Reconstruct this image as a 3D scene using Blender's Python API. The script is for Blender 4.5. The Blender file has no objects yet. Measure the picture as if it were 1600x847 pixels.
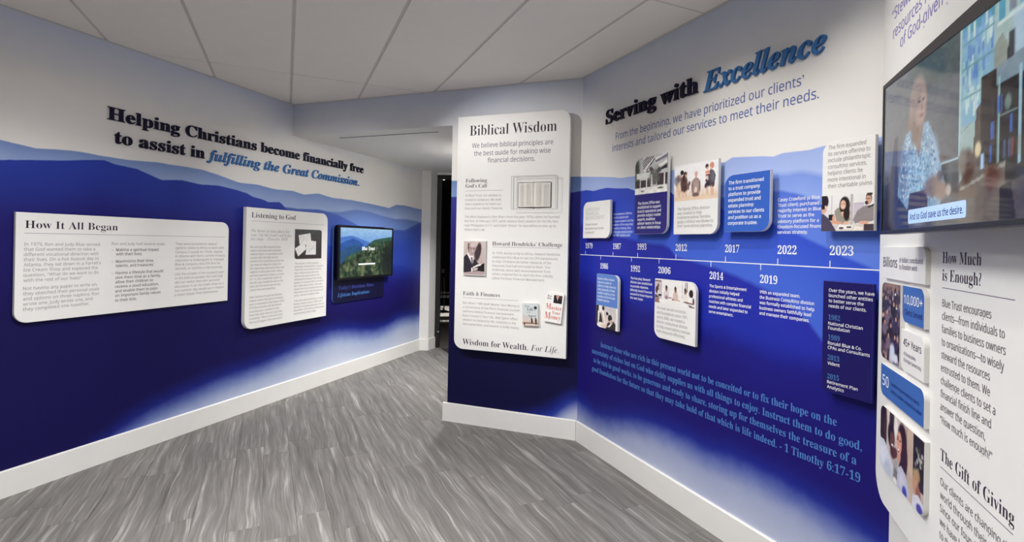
import bpy, math, random
import numpy as np
from mathutils import Matrix, Vector

random.seed(7); np.random.seed(7)
SC = bpy.context.scene
COL = SC.collection

# ------------------------------------------------------------------ camera
cam = bpy.data.cameras.new('camera'); cam_ob = bpy.data.objects.new('camera', cam); COL.objects.link(cam_ob)
cam.sensor_width = 36.0; cam.lens = 790.45 / 1600 * 36.0
cam.shift_y = -(423.5 - 379.93) / 1600; cam.clip_start = 0.02
ROLL = 0.019484
cam_ob.matrix_world = Matrix.Translation((0, 0, 1.6463)) @ Matrix.Rotation(math.pi / 2, 4, 'X') @ Matrix.Rotation(ROLL, 4, 'Z')
SC.camera = cam_ob

# ------------------------------------------------------------------ world, exposure
w = bpy.data.worlds.new('world'); SC.world = w; w.use_nodes = True
w.node_tree.nodes['Background'].inputs[0].default_value = (0.02, 0.02, 0.025, 1)
w.node_tree.nodes['Background'].inputs[1].default_value = 0.3
SC.view_settings.view_transform = 'Standard'; SC.view_settings.look = 'None'
SC.view_settings.gamma = 1.0; SC.view_settings.exposure = 0.32; SC.view_settings.use_curve_mapping = False
SC.cycles.use_denoising = True
SC.cycles.max_bounces = 8; SC.cycles.diffuse_bounces = 5; SC.cycles.transparent_max_bounces = 12

# ------------------------------------------------------------------ wall frames (plan, metres)
A = Vector((-2.3037, 5.2848)); B = Vector((0.5748, 4.2513)); T0 = Vector((1.53075, 2.10767))
dL = Vector((0.36396, 0.93142)); dB = Vector((0.94118, -0.33792)); dR = Vector((0.41892, -0.90802)); dT = Vector((-0.35999, -0.93296))
FR = {'L': (A, dL), 'B': (A, dB), 'R': (B, dR), 'T': (T0, dT)}
H = 3.0485; SOF = 2.72
def frame(w, u=0, z=0, off=0):
    o, d = FR[w]; n = Vector((d.y, -d.x)); p = o + d * u + n * off
    return Matrix(((d.x, 0, n.x, p.x), (d.y, 0, n.y, p.y), (0, 1, 0, z), (0, 0, 0, 1)))
def pt(w, u, off=0):
    o, d = FR[w]; n = Vector((d.y, -d.x)); return o + d * u + n * off

# ------------------------------------------------------------------ lights (ceiling fittings outside the frame, one in the recess, one beyond the door)
def area(name, loc, size, power, col=(1, 0.97, 0.93), aim=None, spread=180):
    l = bpy.data.lights.new(name, 'AREA'); l.shape = 'RECTANGLE'; l.size, l.size_y = size; l.energy = power; l.color = col; l.spread = math.radians(spread)
    o = bpy.data.objects.new(name, l); COL.objects.link(o); o.location = loc
    if aim is not None: o.rotation_euler = (Vector(aim) - Vector(loc)).to_track_quat('-Z', 'Y').to_euler()
    return o
def spot(name, loc, aim, power, ang=70, blend=0.8, r=0.035, col=(1, 0.985, 0.96)):
    l = bpy.data.lights.new(name, 'SPOT'); l.energy = power; l.spot_size = math.radians(ang); l.spot_blend = blend; l.shadow_soft_size = r; l.color = col
    o = bpy.data.objects.new(name, l); COL.objects.link(o); o.location = loc
    o.rotation_euler = (Vector(aim) - Vector(loc)).to_track_quat('-Z', 'Y').to_euler()
    return o
def P3(w, u, off, z):
    p = pt(w, u, off); return (p.x, p.y, z)
for px_, py_, pw_ in ((-1.5, 2.35, 40), (-0.3, 2.2, 30), (-2.3, 0.8, 7), (-0.6, 0.7, 24)):
    area('ceiling_panel_light', (px_, py_, 3.03), (0.6, 0.6), pw_, (1, 0.995, 0.99), None, 140)
spot('track_spot', P3('R', 1.6, 0.72, 2.98), P3('R', 1.5, 0, 1.35), 23, 95, 1.0, 0.02)
spot('track_spot', P3('R', 2.25, 0.70, 2.98), P3('R', 2.15, 0, 1.3), 15, 95, 1.0, 0.02)
spot('track_spot', P3('L', -2.9, 1.15, 2.96), P3('L', -1.5, 0, 0.9), 15, 90, 1.0)
spot('track_spot', (-1.9, 2.62, 2.96), P3('B', 2.45, 0, 1.85), 138, 52, 0.7)
spot('track_spot', (-0.6, 2.55, 2.96), P3('L', 0.4, 0, 1.1), 112, 56, 0.8)
spot('track_spot', (0.55, 1.75, 2.96), P3('T', 0.5, 0, 2.1), 19, 100, 0.9)
area('recess_downlight', (-0.48, 5.9, 2.70), (0.25, 0.25), 40, (1, 0.99, 0.97), (-1.0, 6.2, 0), 110)
spot('far_room_lamp', (-1.5, 11.4, 2.7), (-1.6, 11.6, 0), 160, 60, 0.5)

# ------------------------------------------------------------------ materials
def lin(c):
    return tuple(((v / 255) / 12.92 if v / 255 <= 0.04045 else ((v / 255 + 0.055) / 1.055) ** 2.4) for v in c[:3])
class NT:
    def __init__(s, name):
        s.m = bpy.data.materials.new(name); s.m.use_nodes = True; s.t = s.m.node_tree; s.b = s.t.nodes['Principled BSDF']
    def n(s, typ, **k):
        x = s.t.nodes.new(typ)
        for a, v in k.items(): setattr(x, a, v)
        return x
    def l(s, a, b): s.t.links.new(a, b)
    def math(s, op, a, b=None, clamp=False):
        x = s.n('ShaderNodeMath', operation=op); x.use_clamp = clamp
        for i, v in enumerate((a, b)):
            if v is None: continue
            if isinstance(v, (int, float)): x.inputs[i].default_value = v
            else: s.l(v, x.inputs[i])
        return x.outputs[0]
    def mix(s, f, a, b):
        x = s.n('ShaderNodeMix', data_type='RGBA')
        for i, v in ((0, f), (6, a), (7, b)):
            if isinstance(v, (int, float)): x.inputs[i].default_value = v
            elif isinstance(v, tuple): x.inputs[i].default_value = (*v[:3], 1)
            else: s.l(v, x.inputs[i])
        return x.outputs[2]
def mat(name, rgb, rough=0.6, spec=0.3, bump=0.0, bscale=300, var=0.03, metal=0, coat=0):
    k = NT(name); b = k.b
    tc = k.n('ShaderNodeTexCoord'); nz = k.n('ShaderNodeTexNoise'); nz.inputs['Scale'].default_value = 9; nz.inputs['Detail'].default_value = 4
    k.l(tc.outputs['Object'], nz.inputs['Vector'])
    c = lin(rgb); k.l(k.mix(nz.outputs['Fac'], tuple(v * (1 - var) for v in c), tuple(min(1, v * (1 + var)) for v in c)), b.inputs['Base Color'])
    b.inputs['Roughness'].default_value = rough; b.inputs['Specular IOR Level'].default_value = spec; b.inputs['Metallic'].default_value = metal
    b.inputs['Coat Weight'].default_value = coat
    if bump:
        n2 = k.n('ShaderNodeTexNoise'); n2.inputs['Scale'].default_value = bscale; n2.inputs['Detail'].default_value = 3
        k.l(tc.outputs['Object'], n2.inputs['Vector']); bp = k.n('ShaderNodeBump'); bp.inputs['Strength'].default_value = bump; bp.inputs['Distance'].default_value = 0.002
        k.l(n2.outputs['Fac'], bp.inputs['Height']); k.l(bp.outputs['Normal'], b.inputs['Normal'])
    return k.m
M = {}
M['white_paint'] = mat('white_paint', (226, 224, 220), 0.55, 0.3, 0.05)
M['trim'] = mat('trim_paint', (232, 230, 226), 0.35, 0.5)
M['tile'] = mat('ceiling_tile', (240, 235, 228), 0.9, 0.1, 0.35, 420, 0.02)
M['bar'] = mat('ceiling_bar', (206, 202, 196), 0.6, 0.2)
M['panel_white'] = mat('panel_white', (232, 230, 226), 0.42, 0.35, 0.03)
M['panel_edge'] = mat('panel_edge', (222, 220, 216), 0.4, 0.35)
M['panel_navy'] = mat('panel_navy', (42, 36, 118), 0.4, 0.35)
M['panel_dark_navy'] = mat('panel_dark_navy', (24, 18, 88), 0.4, 0.3)
M['panel_deep'] = mat('panel_midnight', (14, 14, 48), 0.35, 0.35)
M['panel_blue'] = mat('panel_blue', (52, 96, 188), 0.4, 0.35)
M['card_blue'] = mat('card_blue', (62, 104, 176), 0.4, 0.35)
M['card_steel'] = mat('card_steel_blue', (86, 124, 196), 0.4, 0.35)
M['slot'] = mat('slot_black', (8, 8, 8), 0.8, 0.1)
M['black'] = mat('black_plastic', (10, 10, 11), 0.35, 0.5)
M['bezel'] = mat('bezel_lit_grey', (62, 56, 55), 0.45, 0.4)  # overhead light on the top bezel strip, put into its colour
M['black_metal'] = mat('black_metal', (14, 14, 15), 0.4, 0.5)
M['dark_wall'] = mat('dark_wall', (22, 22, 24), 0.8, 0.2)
M['dark_wood'] = mat('dark_wood', (34, 24, 20), 0.5, 0.3, var=0.2)
M['rug'] = mat('pale_rug', (235, 228, 218), 0.9, 0.1)
M['leather'] = mat('bible_leather', (26, 14, 12), 0.5, 0.4)
M['page_edge'] = mat('page_edge', (234, 230, 222), 0.7, 0.1)
INK = {'dark': (46, 26, 50), 'navy': (14, 12, 52), 'grey': (152, 146, 146), 'greyd': (112, 104, 108), 'plum': (122, 106, 130), 'white': (238, 238, 242), 'pale': (206, 214, 240), 'tgrey': (216, 213, 208),
       'blue': (58, 110, 168), 'verse': (74, 122, 188), 'yearblue': (74, 112, 168), 'sub': (92, 108, 168), 'lilac': (136, 128, 190), 'cardink': (24, 48, 122), 'lgrey': (196, 194, 192), 'red': (206, 84, 54), 'dim': (58, 70, 138), 'bold': (12, 8, 42)}
def ink(k):
    if 'ink_' + k not in M: M['ink_' + k] = mat('ink_' + k, INK[k], 0.5, 0.25, var=0.0)
    return M['ink_' + k]

def printed(name, rough=0.4, emit=0.0):
    k = NT(name); a = k.n('ShaderNodeAttribute', attribute_name='print'); b = k.b
    b.inputs['Roughness'].default_value = rough
    if emit:
        b.inputs['Base Color'].default_value = (0.006, 0.006, 0.007, 1); k.l(a.outputs['Color'], b.inputs['Emission Color']); b.inputs['Emission Strength'].default_value = emit
        b.inputs['Specular IOR Level'].default_value = 0.5
    else:
        k.l(a.outputs['Color'], b.inputs['Base Color']); b.inputs['Specular IOR Level'].default_value = 0.35
    return k.m
M['print'] = printed('printed_picture')
M['screen'] = printed('lit_screen', 0.06, 0.70)
M['screen_far'] = printed('lit_screen_small', 0.12, 0.72)

def mural(name, x0, x1, layers, warm=1.0):
    """printed mountain ridges: every layer has a crest line, a colour at the crest, a colour lower down, an edge softness"""
    k = NT(name); b = k.b; tc = k.n('ShaderNodeTexCoord'); sp = k.n('ShaderNodeSeparateXYZ'); k.l(tc.outputs['Object'], sp.inputs[0])
    X, Z = sp.outputs[0], sp.outputs[1]
    nz = k.n('ShaderNodeTexNoise'); nz.inputs['Scale'].default_value = 9; nz.inputs['Detail'].default_value = 6; nz.inputs['Roughness'].default_value = 0.62; k.l(tc.outputs['Object'], nz.inputs['Vector'])
    big = k.n('ShaderNodeTexNoise'); big.inputs['Scale'].default_value = 1.6; big.inputs['Detail'].default_value = 5; k.l(tc.outputs['Object'], big.inputs['Vector'])
    nzc = k.math('SUBTRACT', nz.outputs['Fac'], 0.5); bgc = k.math('SUBTRACT', big.outputs['Fac'], 0.5)
    # sky: white paper turning pale blue towards the ceiling
    tt = k.math('ADD', k.math('DIVIDE', k.math('SUBTRACT', Z, 2.58), 0.42), k.math('MULTIPLY', bgc, 1.2), clamp=True)
    col = k.mix(tt, lin((232, 229, 224)), lin((196, 203, 220)))
    xn = k.math('DIVIDE', k.math('SUBTRACT', X, x0), x1 - x0, clamp=True)
    for crest, c0, c1, ln, soft, amp in layers:
        fc = k.n('ShaderNodeFloatCurve'); cm = fc.mapping; cv = cm.curves[0]
        pts = [((u - x0) / (x1 - x0), z / 3.05) for u, z in crest]
        if pts[0][0] > 0.001: pts = [(0, pts[0][1])] + pts
        if pts[-1][0] < 0.999: pts = pts + [(1, pts[-1][1])]
        pts = [(min(1, max(0, a)), c) for a, c in pts]
        cv.points[0].location = pts[0]; cv.points[1].location = pts[-1]
        for p in pts[1:-1]: cv.points.new(*p)
        for p in cv.points: p.handle_type = 'AUTO' if soft > 0.03 else 'VECTOR'
        cm.update(); k.l(xn, fc.inputs['Value'])
        cz = k.math('ADD', k.math('MULTIPLY', fc.outputs[0], 3.05), k.math('MULTIPLY', nzc, amp))
        dz = k.math('SUBTRACT', cz, Z)
        mk = k.math('ADD', k.math('DIVIDE', dz, soft), 0.5, clamp=True)
        if soft > 0.03:
            sm = k.n('ShaderNodeMapRange', interpolation_type='SMOOTHSTEP'); k.l(mk, sm.inputs[0]); mk = sm.outputs[0]
        dep = k.math('ADD', k.math('DIVIDE', dz, ln), k.math('MULTIPLY', bgc, 0.5), clamp=True)
        lc = k.mix(dep, lin(c0), lin(c1))
        col = k.mix(mk, col, lc)
    k.l(col, b.inputs['Base Color']); b.inputs['Roughness'].default_value = 0.5; b.inputs['Specular IOR Level'].default_value = 0.2
    bp = k.n('ShaderNodeBump'); n2 = k.n('ShaderNodeTexNoise'); n2.inputs['Scale'].default_value = 160; k.l(tc.outputs['Object'], n2.inputs['Vector'])
    bp.inputs['Strength'].default_value = 0.05; bp.inputs['Distance'].default_value = 0.002; k.l(n2.outputs['Fac'], bp.inputs['Height']); k.l(bp.outputs['Normal'], b.inputs['Normal'])
    return k.m
L1 = [(-2.34,2.22),(-2.162,2.198),(-2.045,2.214),(-1.921,2.221),(-1.769,2.214),(-1.594,2.214),(-1.404,2.228),(-1.23,2.228),(-1.017,2.226),(-0.865,2.202),(-0.642,2.156),(-0.451,2.162),(-0.225,2.14),(0,2.149),(0.162,2.124),(0.376,2.157),(0.608,2.129),(0.937,2.132),(1.361,2.113),(1.71,2.091),(1.877,2.147),(2.091,2.154),(2.477,2.129)]
L2 = [(-2.338,2.095),(-2.283,2.106),(-2.044,2.14),(-1.911,2.163),(-1.768,2.186),(-1.692,2.167),(-1.542,2.156),(-1.356,2.094),(-1.192,2.114),(-1.014,2.097),(-0.862,2.106),(-0.717,2.094),(-0.562,2.07),(-0.497,2.043),(-0.348,2.021),(-0.31,2.003),(-0.167,2.018),(-0.055,1.942),(0.125,1.797),(0.416,1.608),(2.5,1.2)]
L3 = [(-0.595,1.971),(-0.221,1.976),(0.084,1.967),(0.381,1.98),(0.687,1.941),(0.941,1.869),(1.333,1.739),(1.8,1.6),(2.5,1.4)]
L3b = [(-0.4,1.6),(0.25,1.93),(0.406,1.966),(0.732,1.973),(1.02,2.023),(1.272,2.016),(1.584,1.976),(1.85,1.952),(2.205,1.96),(2.484,1.936)]
L4 = [(0.9,1.5),(1.47,1.683),(1.855,1.802),(2.103,1.8),(2.484,1.922)]
LM = [(-2.6,-0.3),(-1.78,0.05),(-1.545,0.17),(-1.269,0.25),(-1.062,0.282),(-0.823,0.324),(-0.438,0.349),(0.01,0.426),(0.377,0.495),(0.697,0.529),(1.388,0.434),(1.663,0.437),(1.996,0.501),(2.529,0.496)]
M['mural_left'] = mural('mural_left', -2.7, 2.6, [
    (L1, (118,142,194), (166,182,216), 0.22, 0.008, 0.01),
    (L3b, (100,124,184), (112,140,198), 0.25, 0.02, 0.01),
    (L3, (74,98,178), (58,82,164), 0.3, 0.012, 0.01),
    (L4, (62,84,160), (44,66,156), 0.25, 0.02, 0.01),
    (L2, (36,58,156), (24,18,98), 0.40, 0.007, 0.012),
    ([(-2.6,1.75),(-1.0,1.62),(0,1.5),(1,1.2),(2.5,1.15)], (26,20,98), (18,12,74), 0.6, 0.5, 0.12),
    ([(u, z + 0.07) for u, z in LM], (30,48,150), (62,90,172), 0.25, 0.30, 0.05),
    ([(u, z - 0.03) for u, z in LM], (146,160,196), (206,212,226), 0.34, 0.24, 0.05)])
R1 = [(0.031,2.213),(0.458,2.161),(0.545,2.146),(0.687,2.144),(0.892,2.146),(1.075,2.137),(1.297,2.137),(1.467,2.134),(1.503,2.131),(1.553,2.151),(1.649,2.14),(1.74,2.131),(1.817,2.118),(1.866,2.127),(1.959,2.123),(2.018,2.121),(2.078,2.128),(2.317,2.126)]
R1b = [(1.1,1.8),(1.449,2.006),(1.819,2.027),(1.903,2.02),(1.976,2.023),(2.024,2.01),(2.07,1.995),(2.319,1.971)]
R2 = [(0.035,2.096),(0.073,2.098),(0.176,2.082),(0.353,2.091),(0.52,2.071),(0.628,2.061),(0.708,2.036),(0.895,2.033),(1.055,2.007),(1.097,1.977),(1.303,1.911),(1.484,1.864),(1.8,1.72),(2.3,1.5)]
R2b = [(1.0,1.75),(1.451,1.931),(1.821,1.938),(1.87,1.938),(1.948,1.917),(2.023,1.89),(2.095,1.86),(2.322,1.813)]
R3 = [(0.6,1.7),(0.901,1.819),(1.484,1.864),(1.631,1.83),(1.815,1.78),(1.874,1.745),(1.968,1.713),(2.027,1.685),(2.117,1.647),(2.164,1.622),(2.327,1.556)]
R4 = [(0.044,1.82),(0.472,1.722),(0.88,1.66),(1.007,1.655),(1.073,1.631),(1.127,1.579),(1.461,1.527),(1.599,1.485),(1.69,1.46),(1.837,1.413),(2.012,1.307),(2.108,1.203),(2.3,1.05)]
R5 = [(0.059,1.395),(0.784,1.241),(1.27,1.176),(1.565,1.153),(1.818,1.116),(2.029,1.112),(2.335,1.085)]
RM = [(0.011,0.265),(0.258,0.239),(0.79,0.362),(1.13,0.4),(1.392,0.394),(1.618,0.413),(1.895,0.412),(2.153,0.384),(2.368,0.349)]
M['mural_right'] = mural('mural_right', 0.0, 2.4, [
    (R1, (158,176,226), (172,190,234), 0.12, 0.006, 0.008),
    (R1b, (124,150,222), (140,166,230), 0.1, 0.03, 0.01),
    (R2, (54,76,188), (58,82,196), 0.3, 0.006, 0.01),
    (R2b, (84,114,210), (92,124,216), 0.15, 0.015, 0.01),
    (R3, (50,78,196), (66,98,204), 0.25, 0.02, 0.012),
    (R4, (38,44,160), (30,44,160), 0.3, 0.03, 0.02),
    (R5, (26,26,126), (24,16,104), 0.35, 0.16, 0.10),
    ([(u, z + 0.10) for u, z in RM], (30,46,150), (60,90,176), 0.22, 0.22, 0.05),
    ([(u, z - 0.005) for u, z in RM], (142,152,190), (200,206,222), 0.36, 0.20, 0.05)])
B1 = [(1.8,2.21),(1.912,2.209),(2.436,2.225),(3.036,2.217),(3.075,2.216)]
B2 = [(1.8,2.062),(1.915,2.062),(2.439,2.078),(2.957,2.082),(3.056,2.096)]
M['mural_back'] = mural('mural_back', 1.8, 3.08, [
    (B1, (108,134,184), (124,150,200), 0.15, 0.008, 0.006),
    (B2, (44,46,140), (30,24,104), 0.35, 0.008, 0.01),
    ([(1.8,1.55),(3.08,1.5)], (22,16,84), (12,10,58), 0.7, 0.3, 0.1),
    ([(1.8,0.0),(2.48,0.1),(2.827,0.24),(2.937,0.33),(3.047,0.37)], (30,46,150), (60,90,176), 0.2, 0.24, 0.04),
    ([(1.8,-0.1),(2.6,0.0),(2.85,0.12),(2.96,0.22),(3.047,0.27)], (178,184,208), (200,204,216), 0.3, 0.16, 0.02)])

def plank_mat():
    k = NT('grey_wood_plank'); b = k.b; tc = k.n('ShaderNodeTexCoord'); oi = k.n('ShaderNodeObjectInfo')
    at = k.n('ShaderNodeAttribute', attribute_name='seed')
    mp = k.n('ShaderNodeMapping'); mp.inputs['Scale'].default_value = (20, 0.85, 1)
    off = k.n('ShaderNodeCombineXYZ'); k.l(k.math('MULTIPLY', oi.outputs['Random'], 60), off.inputs[0]); k.l(k.math('MULTIPLY', oi.outputs['Random'], 37), off.inputs[1])
    wob = k.n('ShaderNodeTexNoise'); wob.inputs['Scale'].default_value = 1.6; wob.inputs['Detail'].default_value = 2
    av = k.n('ShaderNodeVectorMath', operation='ADD'); k.l(tc.outputs['Object'], av.inputs[0]); k.l(off.outputs[0], av.inputs[1]); k.l(av.outputs[0], wob.inputs['Vector'])
    wv = k.n('ShaderNodeCombineXYZ'); k.l(k.math('MULTIPLY', k.math('SUBTRACT', wob.outputs['Fac'], 0.5), 0.10), wv.inputs[0])
    av2 = k.n('ShaderNodeVectorMath', operation='ADD'); k.l(av.outputs[0], av2.inputs[0]); k.l(wv.outputs[0], av2.inputs[1])
    k.l(av2.outputs[0], mp.inputs['Vector'])
    n1 = k.n('ShaderNodeTexNoise'); n1.inputs['Scale'].default_value = 1.0; n1.inputs['Detail'].default_value = 5; n1.inputs['Roughness'].default_value = 0.6; k.l(mp.outputs[0], n1.inputs['Vector'])
    mp2 = k.n('ShaderNodeMapping'); mp2.inputs['Scale'].default_value = (95, 3.2, 1); k.l(av2.outputs[0], mp2.inputs['Vector'])
    n2 = k.n('ShaderNodeTexNoise'); n2.inputs['Scale'].default_value = 1.0; n2.inputs['Detail'].default_value = 3; k.l(mp2.outputs[0], n2.inputs['Vector'])
    cr = k.n('ShaderNodeValToRGB'); e = cr.color_ramp.elements; e[0].position = 0.30; e[0].color = (*lin((84, 81, 77)), 1); e[1].position = 0.72; e[1].color = (*lin((190, 186, 181)), 1)
    for p, c in ((0.42, (105, 102, 98)), (0.50, (117, 114, 110)), (0.56, (129, 126, 122)), (0.62, (154, 151, 146))):
        x = e.new(p); x.color = (*lin(c), 1)
    s = k.math('ADD', k.math('MULTIPLY', n1.outputs['Fac'], 0.62), k.math('MULTIPLY', n2.outputs['Fac'], 0.38)); k.l(s, cr.inputs[0])
    hv = k.n('ShaderNodeHueSaturation'); k.l(cr.outputs[0], hv.inputs['Color']); k.l(k.math('ADD', k.math('MULTIPLY', oi.outputs['Random'], 0.12), 0.93), hv.inputs['Value'])
    k.l(hv.outputs[0], b.inputs['Base Color']); b.inputs['Roughness'].default_value = 0.48; b.inputs['Specular IOR Level'].default_value = 0.3
    bp = k.n('ShaderNodeBump'); bp.inputs['Strength'].default_value = 0.12; bp.inputs['Distance'].default_value = 0.001; k.l(s, bp.inputs['Height']); k.l(bp.outputs['Normal'], b.inputs['Normal'])
    return k.m
M['plank'] = plank_mat(); M['subfloor'] = mat('subfloor', (60, 57, 54), 0.9, 0.1)
def acrylic_mat():
    k = NT('clear_acrylic'); t = k.t; tr = k.n('ShaderNodeBsdfTransparent'); gl = k.n('ShaderNodeBsdfGlossy'); gl.inputs['Roughness'].default_value = 0.05
    tr.inputs[0].default_value = (0.985, 0.985, 0.985, 1); fr = k.n('ShaderNodeLayerWeight'); fr.inputs['Blend'].default_value = 0.12
    mx = k.n('ShaderNodeMixShader'); k.l(k.math('MULTIPLY', k.math('POWER', fr.outputs['Facing'], 3.0), 0.5), mx.inputs[0]); k.l(tr.outputs[0], mx.inputs[1]); k.l(gl.outputs[0], mx.inputs[2]); k.l(mx.outputs[0], t.nodes['Material Output'].inputs[0]); return k.m
M['acrylic'] = acrylic_mat(); M['acrylic_edge'] = mat('acrylic_edge', (150, 142, 140), 0.3, 0.5)

# ------------------------------------------------------------------ mesh helpers
def link(name, me, mats, parent=None, mw=None):
    o = bpy.data.objects.new(name, me); COL.objects.link(o)
    for m in (mats if isinstance(mats, (list, tuple)) else [mats]): me.materials.append(m)
    if parent is not None: o.parent = parent
    if mw is not None: o.matrix_world = mw if parent is None else o.matrix_world
    if mw is not None and parent is not None: o.matrix_local = mw
    return o
def tag(o, label=None, cat=None, group=None, kind=None):
    if label: o['label'] = label
    if cat: o['category'] = cat
    if group: o['group'] = group
    if kind: o['kind'] = kind
    return o
class MB:
    def __init__(s): s.v = []; s.f = []; s.mi = []
    def add(s, vs, fs, mi=0):
        b = len(s.v); s.v += [tuple(v) for v in vs]; s.f += [tuple(b + i for i in f) for f in fs]; s.mi += [mi] * len(fs)
    def prism(s, poly, z0, z1, mi=0, cham=0.0, side_mi=None):
        """polygon (CCW seen from +z) extruded from z0 to z1, chamfered at the z1 edge"""
        n = len(poly); vs = [(x, y, z0) for x, y in poly]; side_mi = mi if side_mi is None else side_mi
        if cham:
            vs += [(x, y, z1 - cham) for x, y in poly]; cx = sum(p[0] for p in poly) / n; cy = sum(p[1] for p in poly) / n
            ins = inset(poly, cham); vs += [(x, y, z1) for x, y in ins]; rings = 3
        else: vs += [(x, y, z1) for x, y in poly]; rings = 2
        s.add(vs, [], 0); b = len(s.v) - len(vs)
        s.f.append(tuple(b + i for i in reversed(range(n)))); s.mi.append(side_mi)
        for r in range(rings - 1):
            for i in range(n):
                j = (i + 1) % n; s.f.append((b + r * n + i, b + r * n + j, b + (r + 1) * n + j, b + (r + 1) * n + i)); s.mi.append(side_mi)
        s.f.append(tuple(b + (rings - 1) * n + i for i in range(n))); s.mi.append(mi)
    def box(s, x0, y0, z0, x1, y1, z1, mi=0):
        s.add([(x0,y0,z0),(x1,y0,z0),(x1,y1,z0),(x0,y1,z0),(x0,y0,z1),(x1,y0,z1),(x1,y1,z1),(x0,y1,z1)],
              [(3,2,1,0),(4,5,6,7),(0,1,5,4),(1,2,6,5),(2,3,7,6),(3,0,4,7)], mi)
    def tube(s, a, b, r0, r1=None, seg=10, mi=0):
        a = Vector(a); b = Vector(b); r1 = r0 if r1 is None else r1; d = (b - a).normalized(); x = d.orthogonal().normalized(); y = d.cross(x)
        vs = []
        for c, r in ((a, r0), (b, r1)):
            for i in range(seg): t = 2 * math.pi * i / seg; vs.append(c + x * (r * math.cos(t)) + y * (r * math.sin(t)))
        s.add(vs, [(i, (i + 1) % seg, seg + (i + 1) % seg, seg + i) for i in range(seg)] + [tuple(reversed(range(seg))), tuple(range(seg, 2 * seg))], mi)
    def mesh(s, name):
        me = bpy.data.meshes.new(name); me.from_pydata(s.v, [], s.f); me.polygons.foreach_set('material_index', s.mi); me.update(); return me
def inset(poly, d):
    n = len(poly); out = []
    for i in range(n):
        a = Vector(poly[i - 1]); p = Vector(poly[i]); c = Vector(poly[(i + 1) % n])
        e1 = (p - a).normalized(); e2 = (c - p).normalized(); n1 = Vector((-e1.y, e1.x)); n2 = Vector((-e2.y, e2.x)); m = n1 + n2
        m = m / max(0.3, m.dot(n1)) if m.length > 1e-6 else n1
        out.append((p.x + m.x * d, p.y + m.y * d))
    return out
def rrect(x0, y0, x1, y1, r, corners, seg=10):
    """rounded rectangle, corners = subset of 'bl br tr tl'"""
    pts = []
    for name, cx, cy, a0 in (('bl', x0 + r, y0 + r, 180), ('br', x1 - r, y0 + r, 270), ('tr', x1 - r, y1 - r, 0), ('tl', x0 + r, y1 - r, 90)):
        if name in corners: pts += [(cx + r * math.cos(math.radians(a0 + 90 * i / seg)), cy + r * math.sin(math.radians(a0 + 90 * i / seg))) for i in range(seg + 1)]
        else: pts.append({'bl': (x0, y0), 'br': (x1, y0), 'tr': (x1, y1), 'tl': (x0, y1)}[name])
    return pts
def clip(poly, p, n):
    out = []
    for i in range(len(poly)):
        a, b = poly[i - 1], poly[i]; da = (a[0] - p[0]) * n[0] + (a[1] - p[1]) * n[1]; db = (b[0] - p[0]) * n[0] + (b[1] - p[1]) * n[1]
        if (da >= 0) != (db >= 0): t = da / (da - db); out.append((a[0] + (b[0] - a[0]) * t, a[1] + (b[1] - a[1]) * t))
        if db >= 0: out.append(b)
    return out
def area2(p): return 0.5 * sum(p[i - 1][0] * p[i][1] - p[i][0] * p[i - 1][1] for i in range(len(p)))
def struct(name, me, m, mw=None): return tag(link(name, me, m, None, mw), kind='structure')
def empty(name, mw, label, cat, group=None, kind=None):
    o = bpy.data.objects.new(name, None); COL.objects.link(o); o.empty_display_size = 0.1; o.matrix_world = mw; return tag(o, label, cat, group, kind)

# ------------------------------------------------------------------ lettering
def sty(s, up, lo, dg):
    o = ''
    for ch in s:
        if ch == 'h' and lo == 0x1D44E: o += '\u210e'
        elif up and 'A' <= ch <= 'Z': o += chr(up + ord(ch) - 65)
        elif lo and 'a' <= ch <= 'z': o += chr(lo + ord(ch) - 97)
        elif dg and '0' <= ch <= '9': o += chr(dg + ord(ch) - 48)
        else: o += ch
    return o
STY = {'s': (0x1D5A0, 0x1D5BA, 0x1D7E2, 0.004, 0.72), 'b': (0x1D5A0, 0x1D5BA, 0x1D7E2, 0.015, 0.73), 'i': (0x1D468, 0x1D482, 0x1D7CE, -0.013, 0.69), 'SB': (0x1D400, 0x1D41A, 0x1D7CE, 0.0, 0.69),
       'SH': (0x1D400, 0x1D41A, 0x1D7CE, 0.008, 0.69), 'IH': (0x1D468, 0x1D482, 0x1D7CE, 0.004, 0.69), 'SI': (0x1D468, 0x1D482, 0x1D7CE, -0.006, 0.69), 'ST': (0x1D400, 0x1D41A, 0x1D7CE, -0.008, 0.69), 'g': (0, 0, 0, 0.0, 0.7)}
JOBS = []
def text(parent, s, style, u, z, cap, W=None, color='dark', align='l', off=0.0006, block=None, raised=0.0, sx=None):
    """one line: u,z = start (or centre / end) of the baseline in the parent's frame, cap = capital height, W = width of the line (or of the block's widest line)"""
    JOBS.append(dict(p=parent, s=s, st=style, u=u, z=z, cap=cap, W=W, c=color, al=align, off=off, blk=block, ra=raised, sx=sx))
BLK = [0]
def block(parent, lines, style, u, z0, z1, cap, W, color, align='l', off=0.0006, zs=None, sx=None):
    BLK[0] += 1; n = len([l for l in lines])
    for i, s in enumerate(lines):
        z = zs[i] if zs else z0 + (z1 - z0) * i / max(1, n - 1)
        if s: text(parent, s, style, u, z, cap, W, color, align, off, BLK[0], sx=sx)
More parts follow.
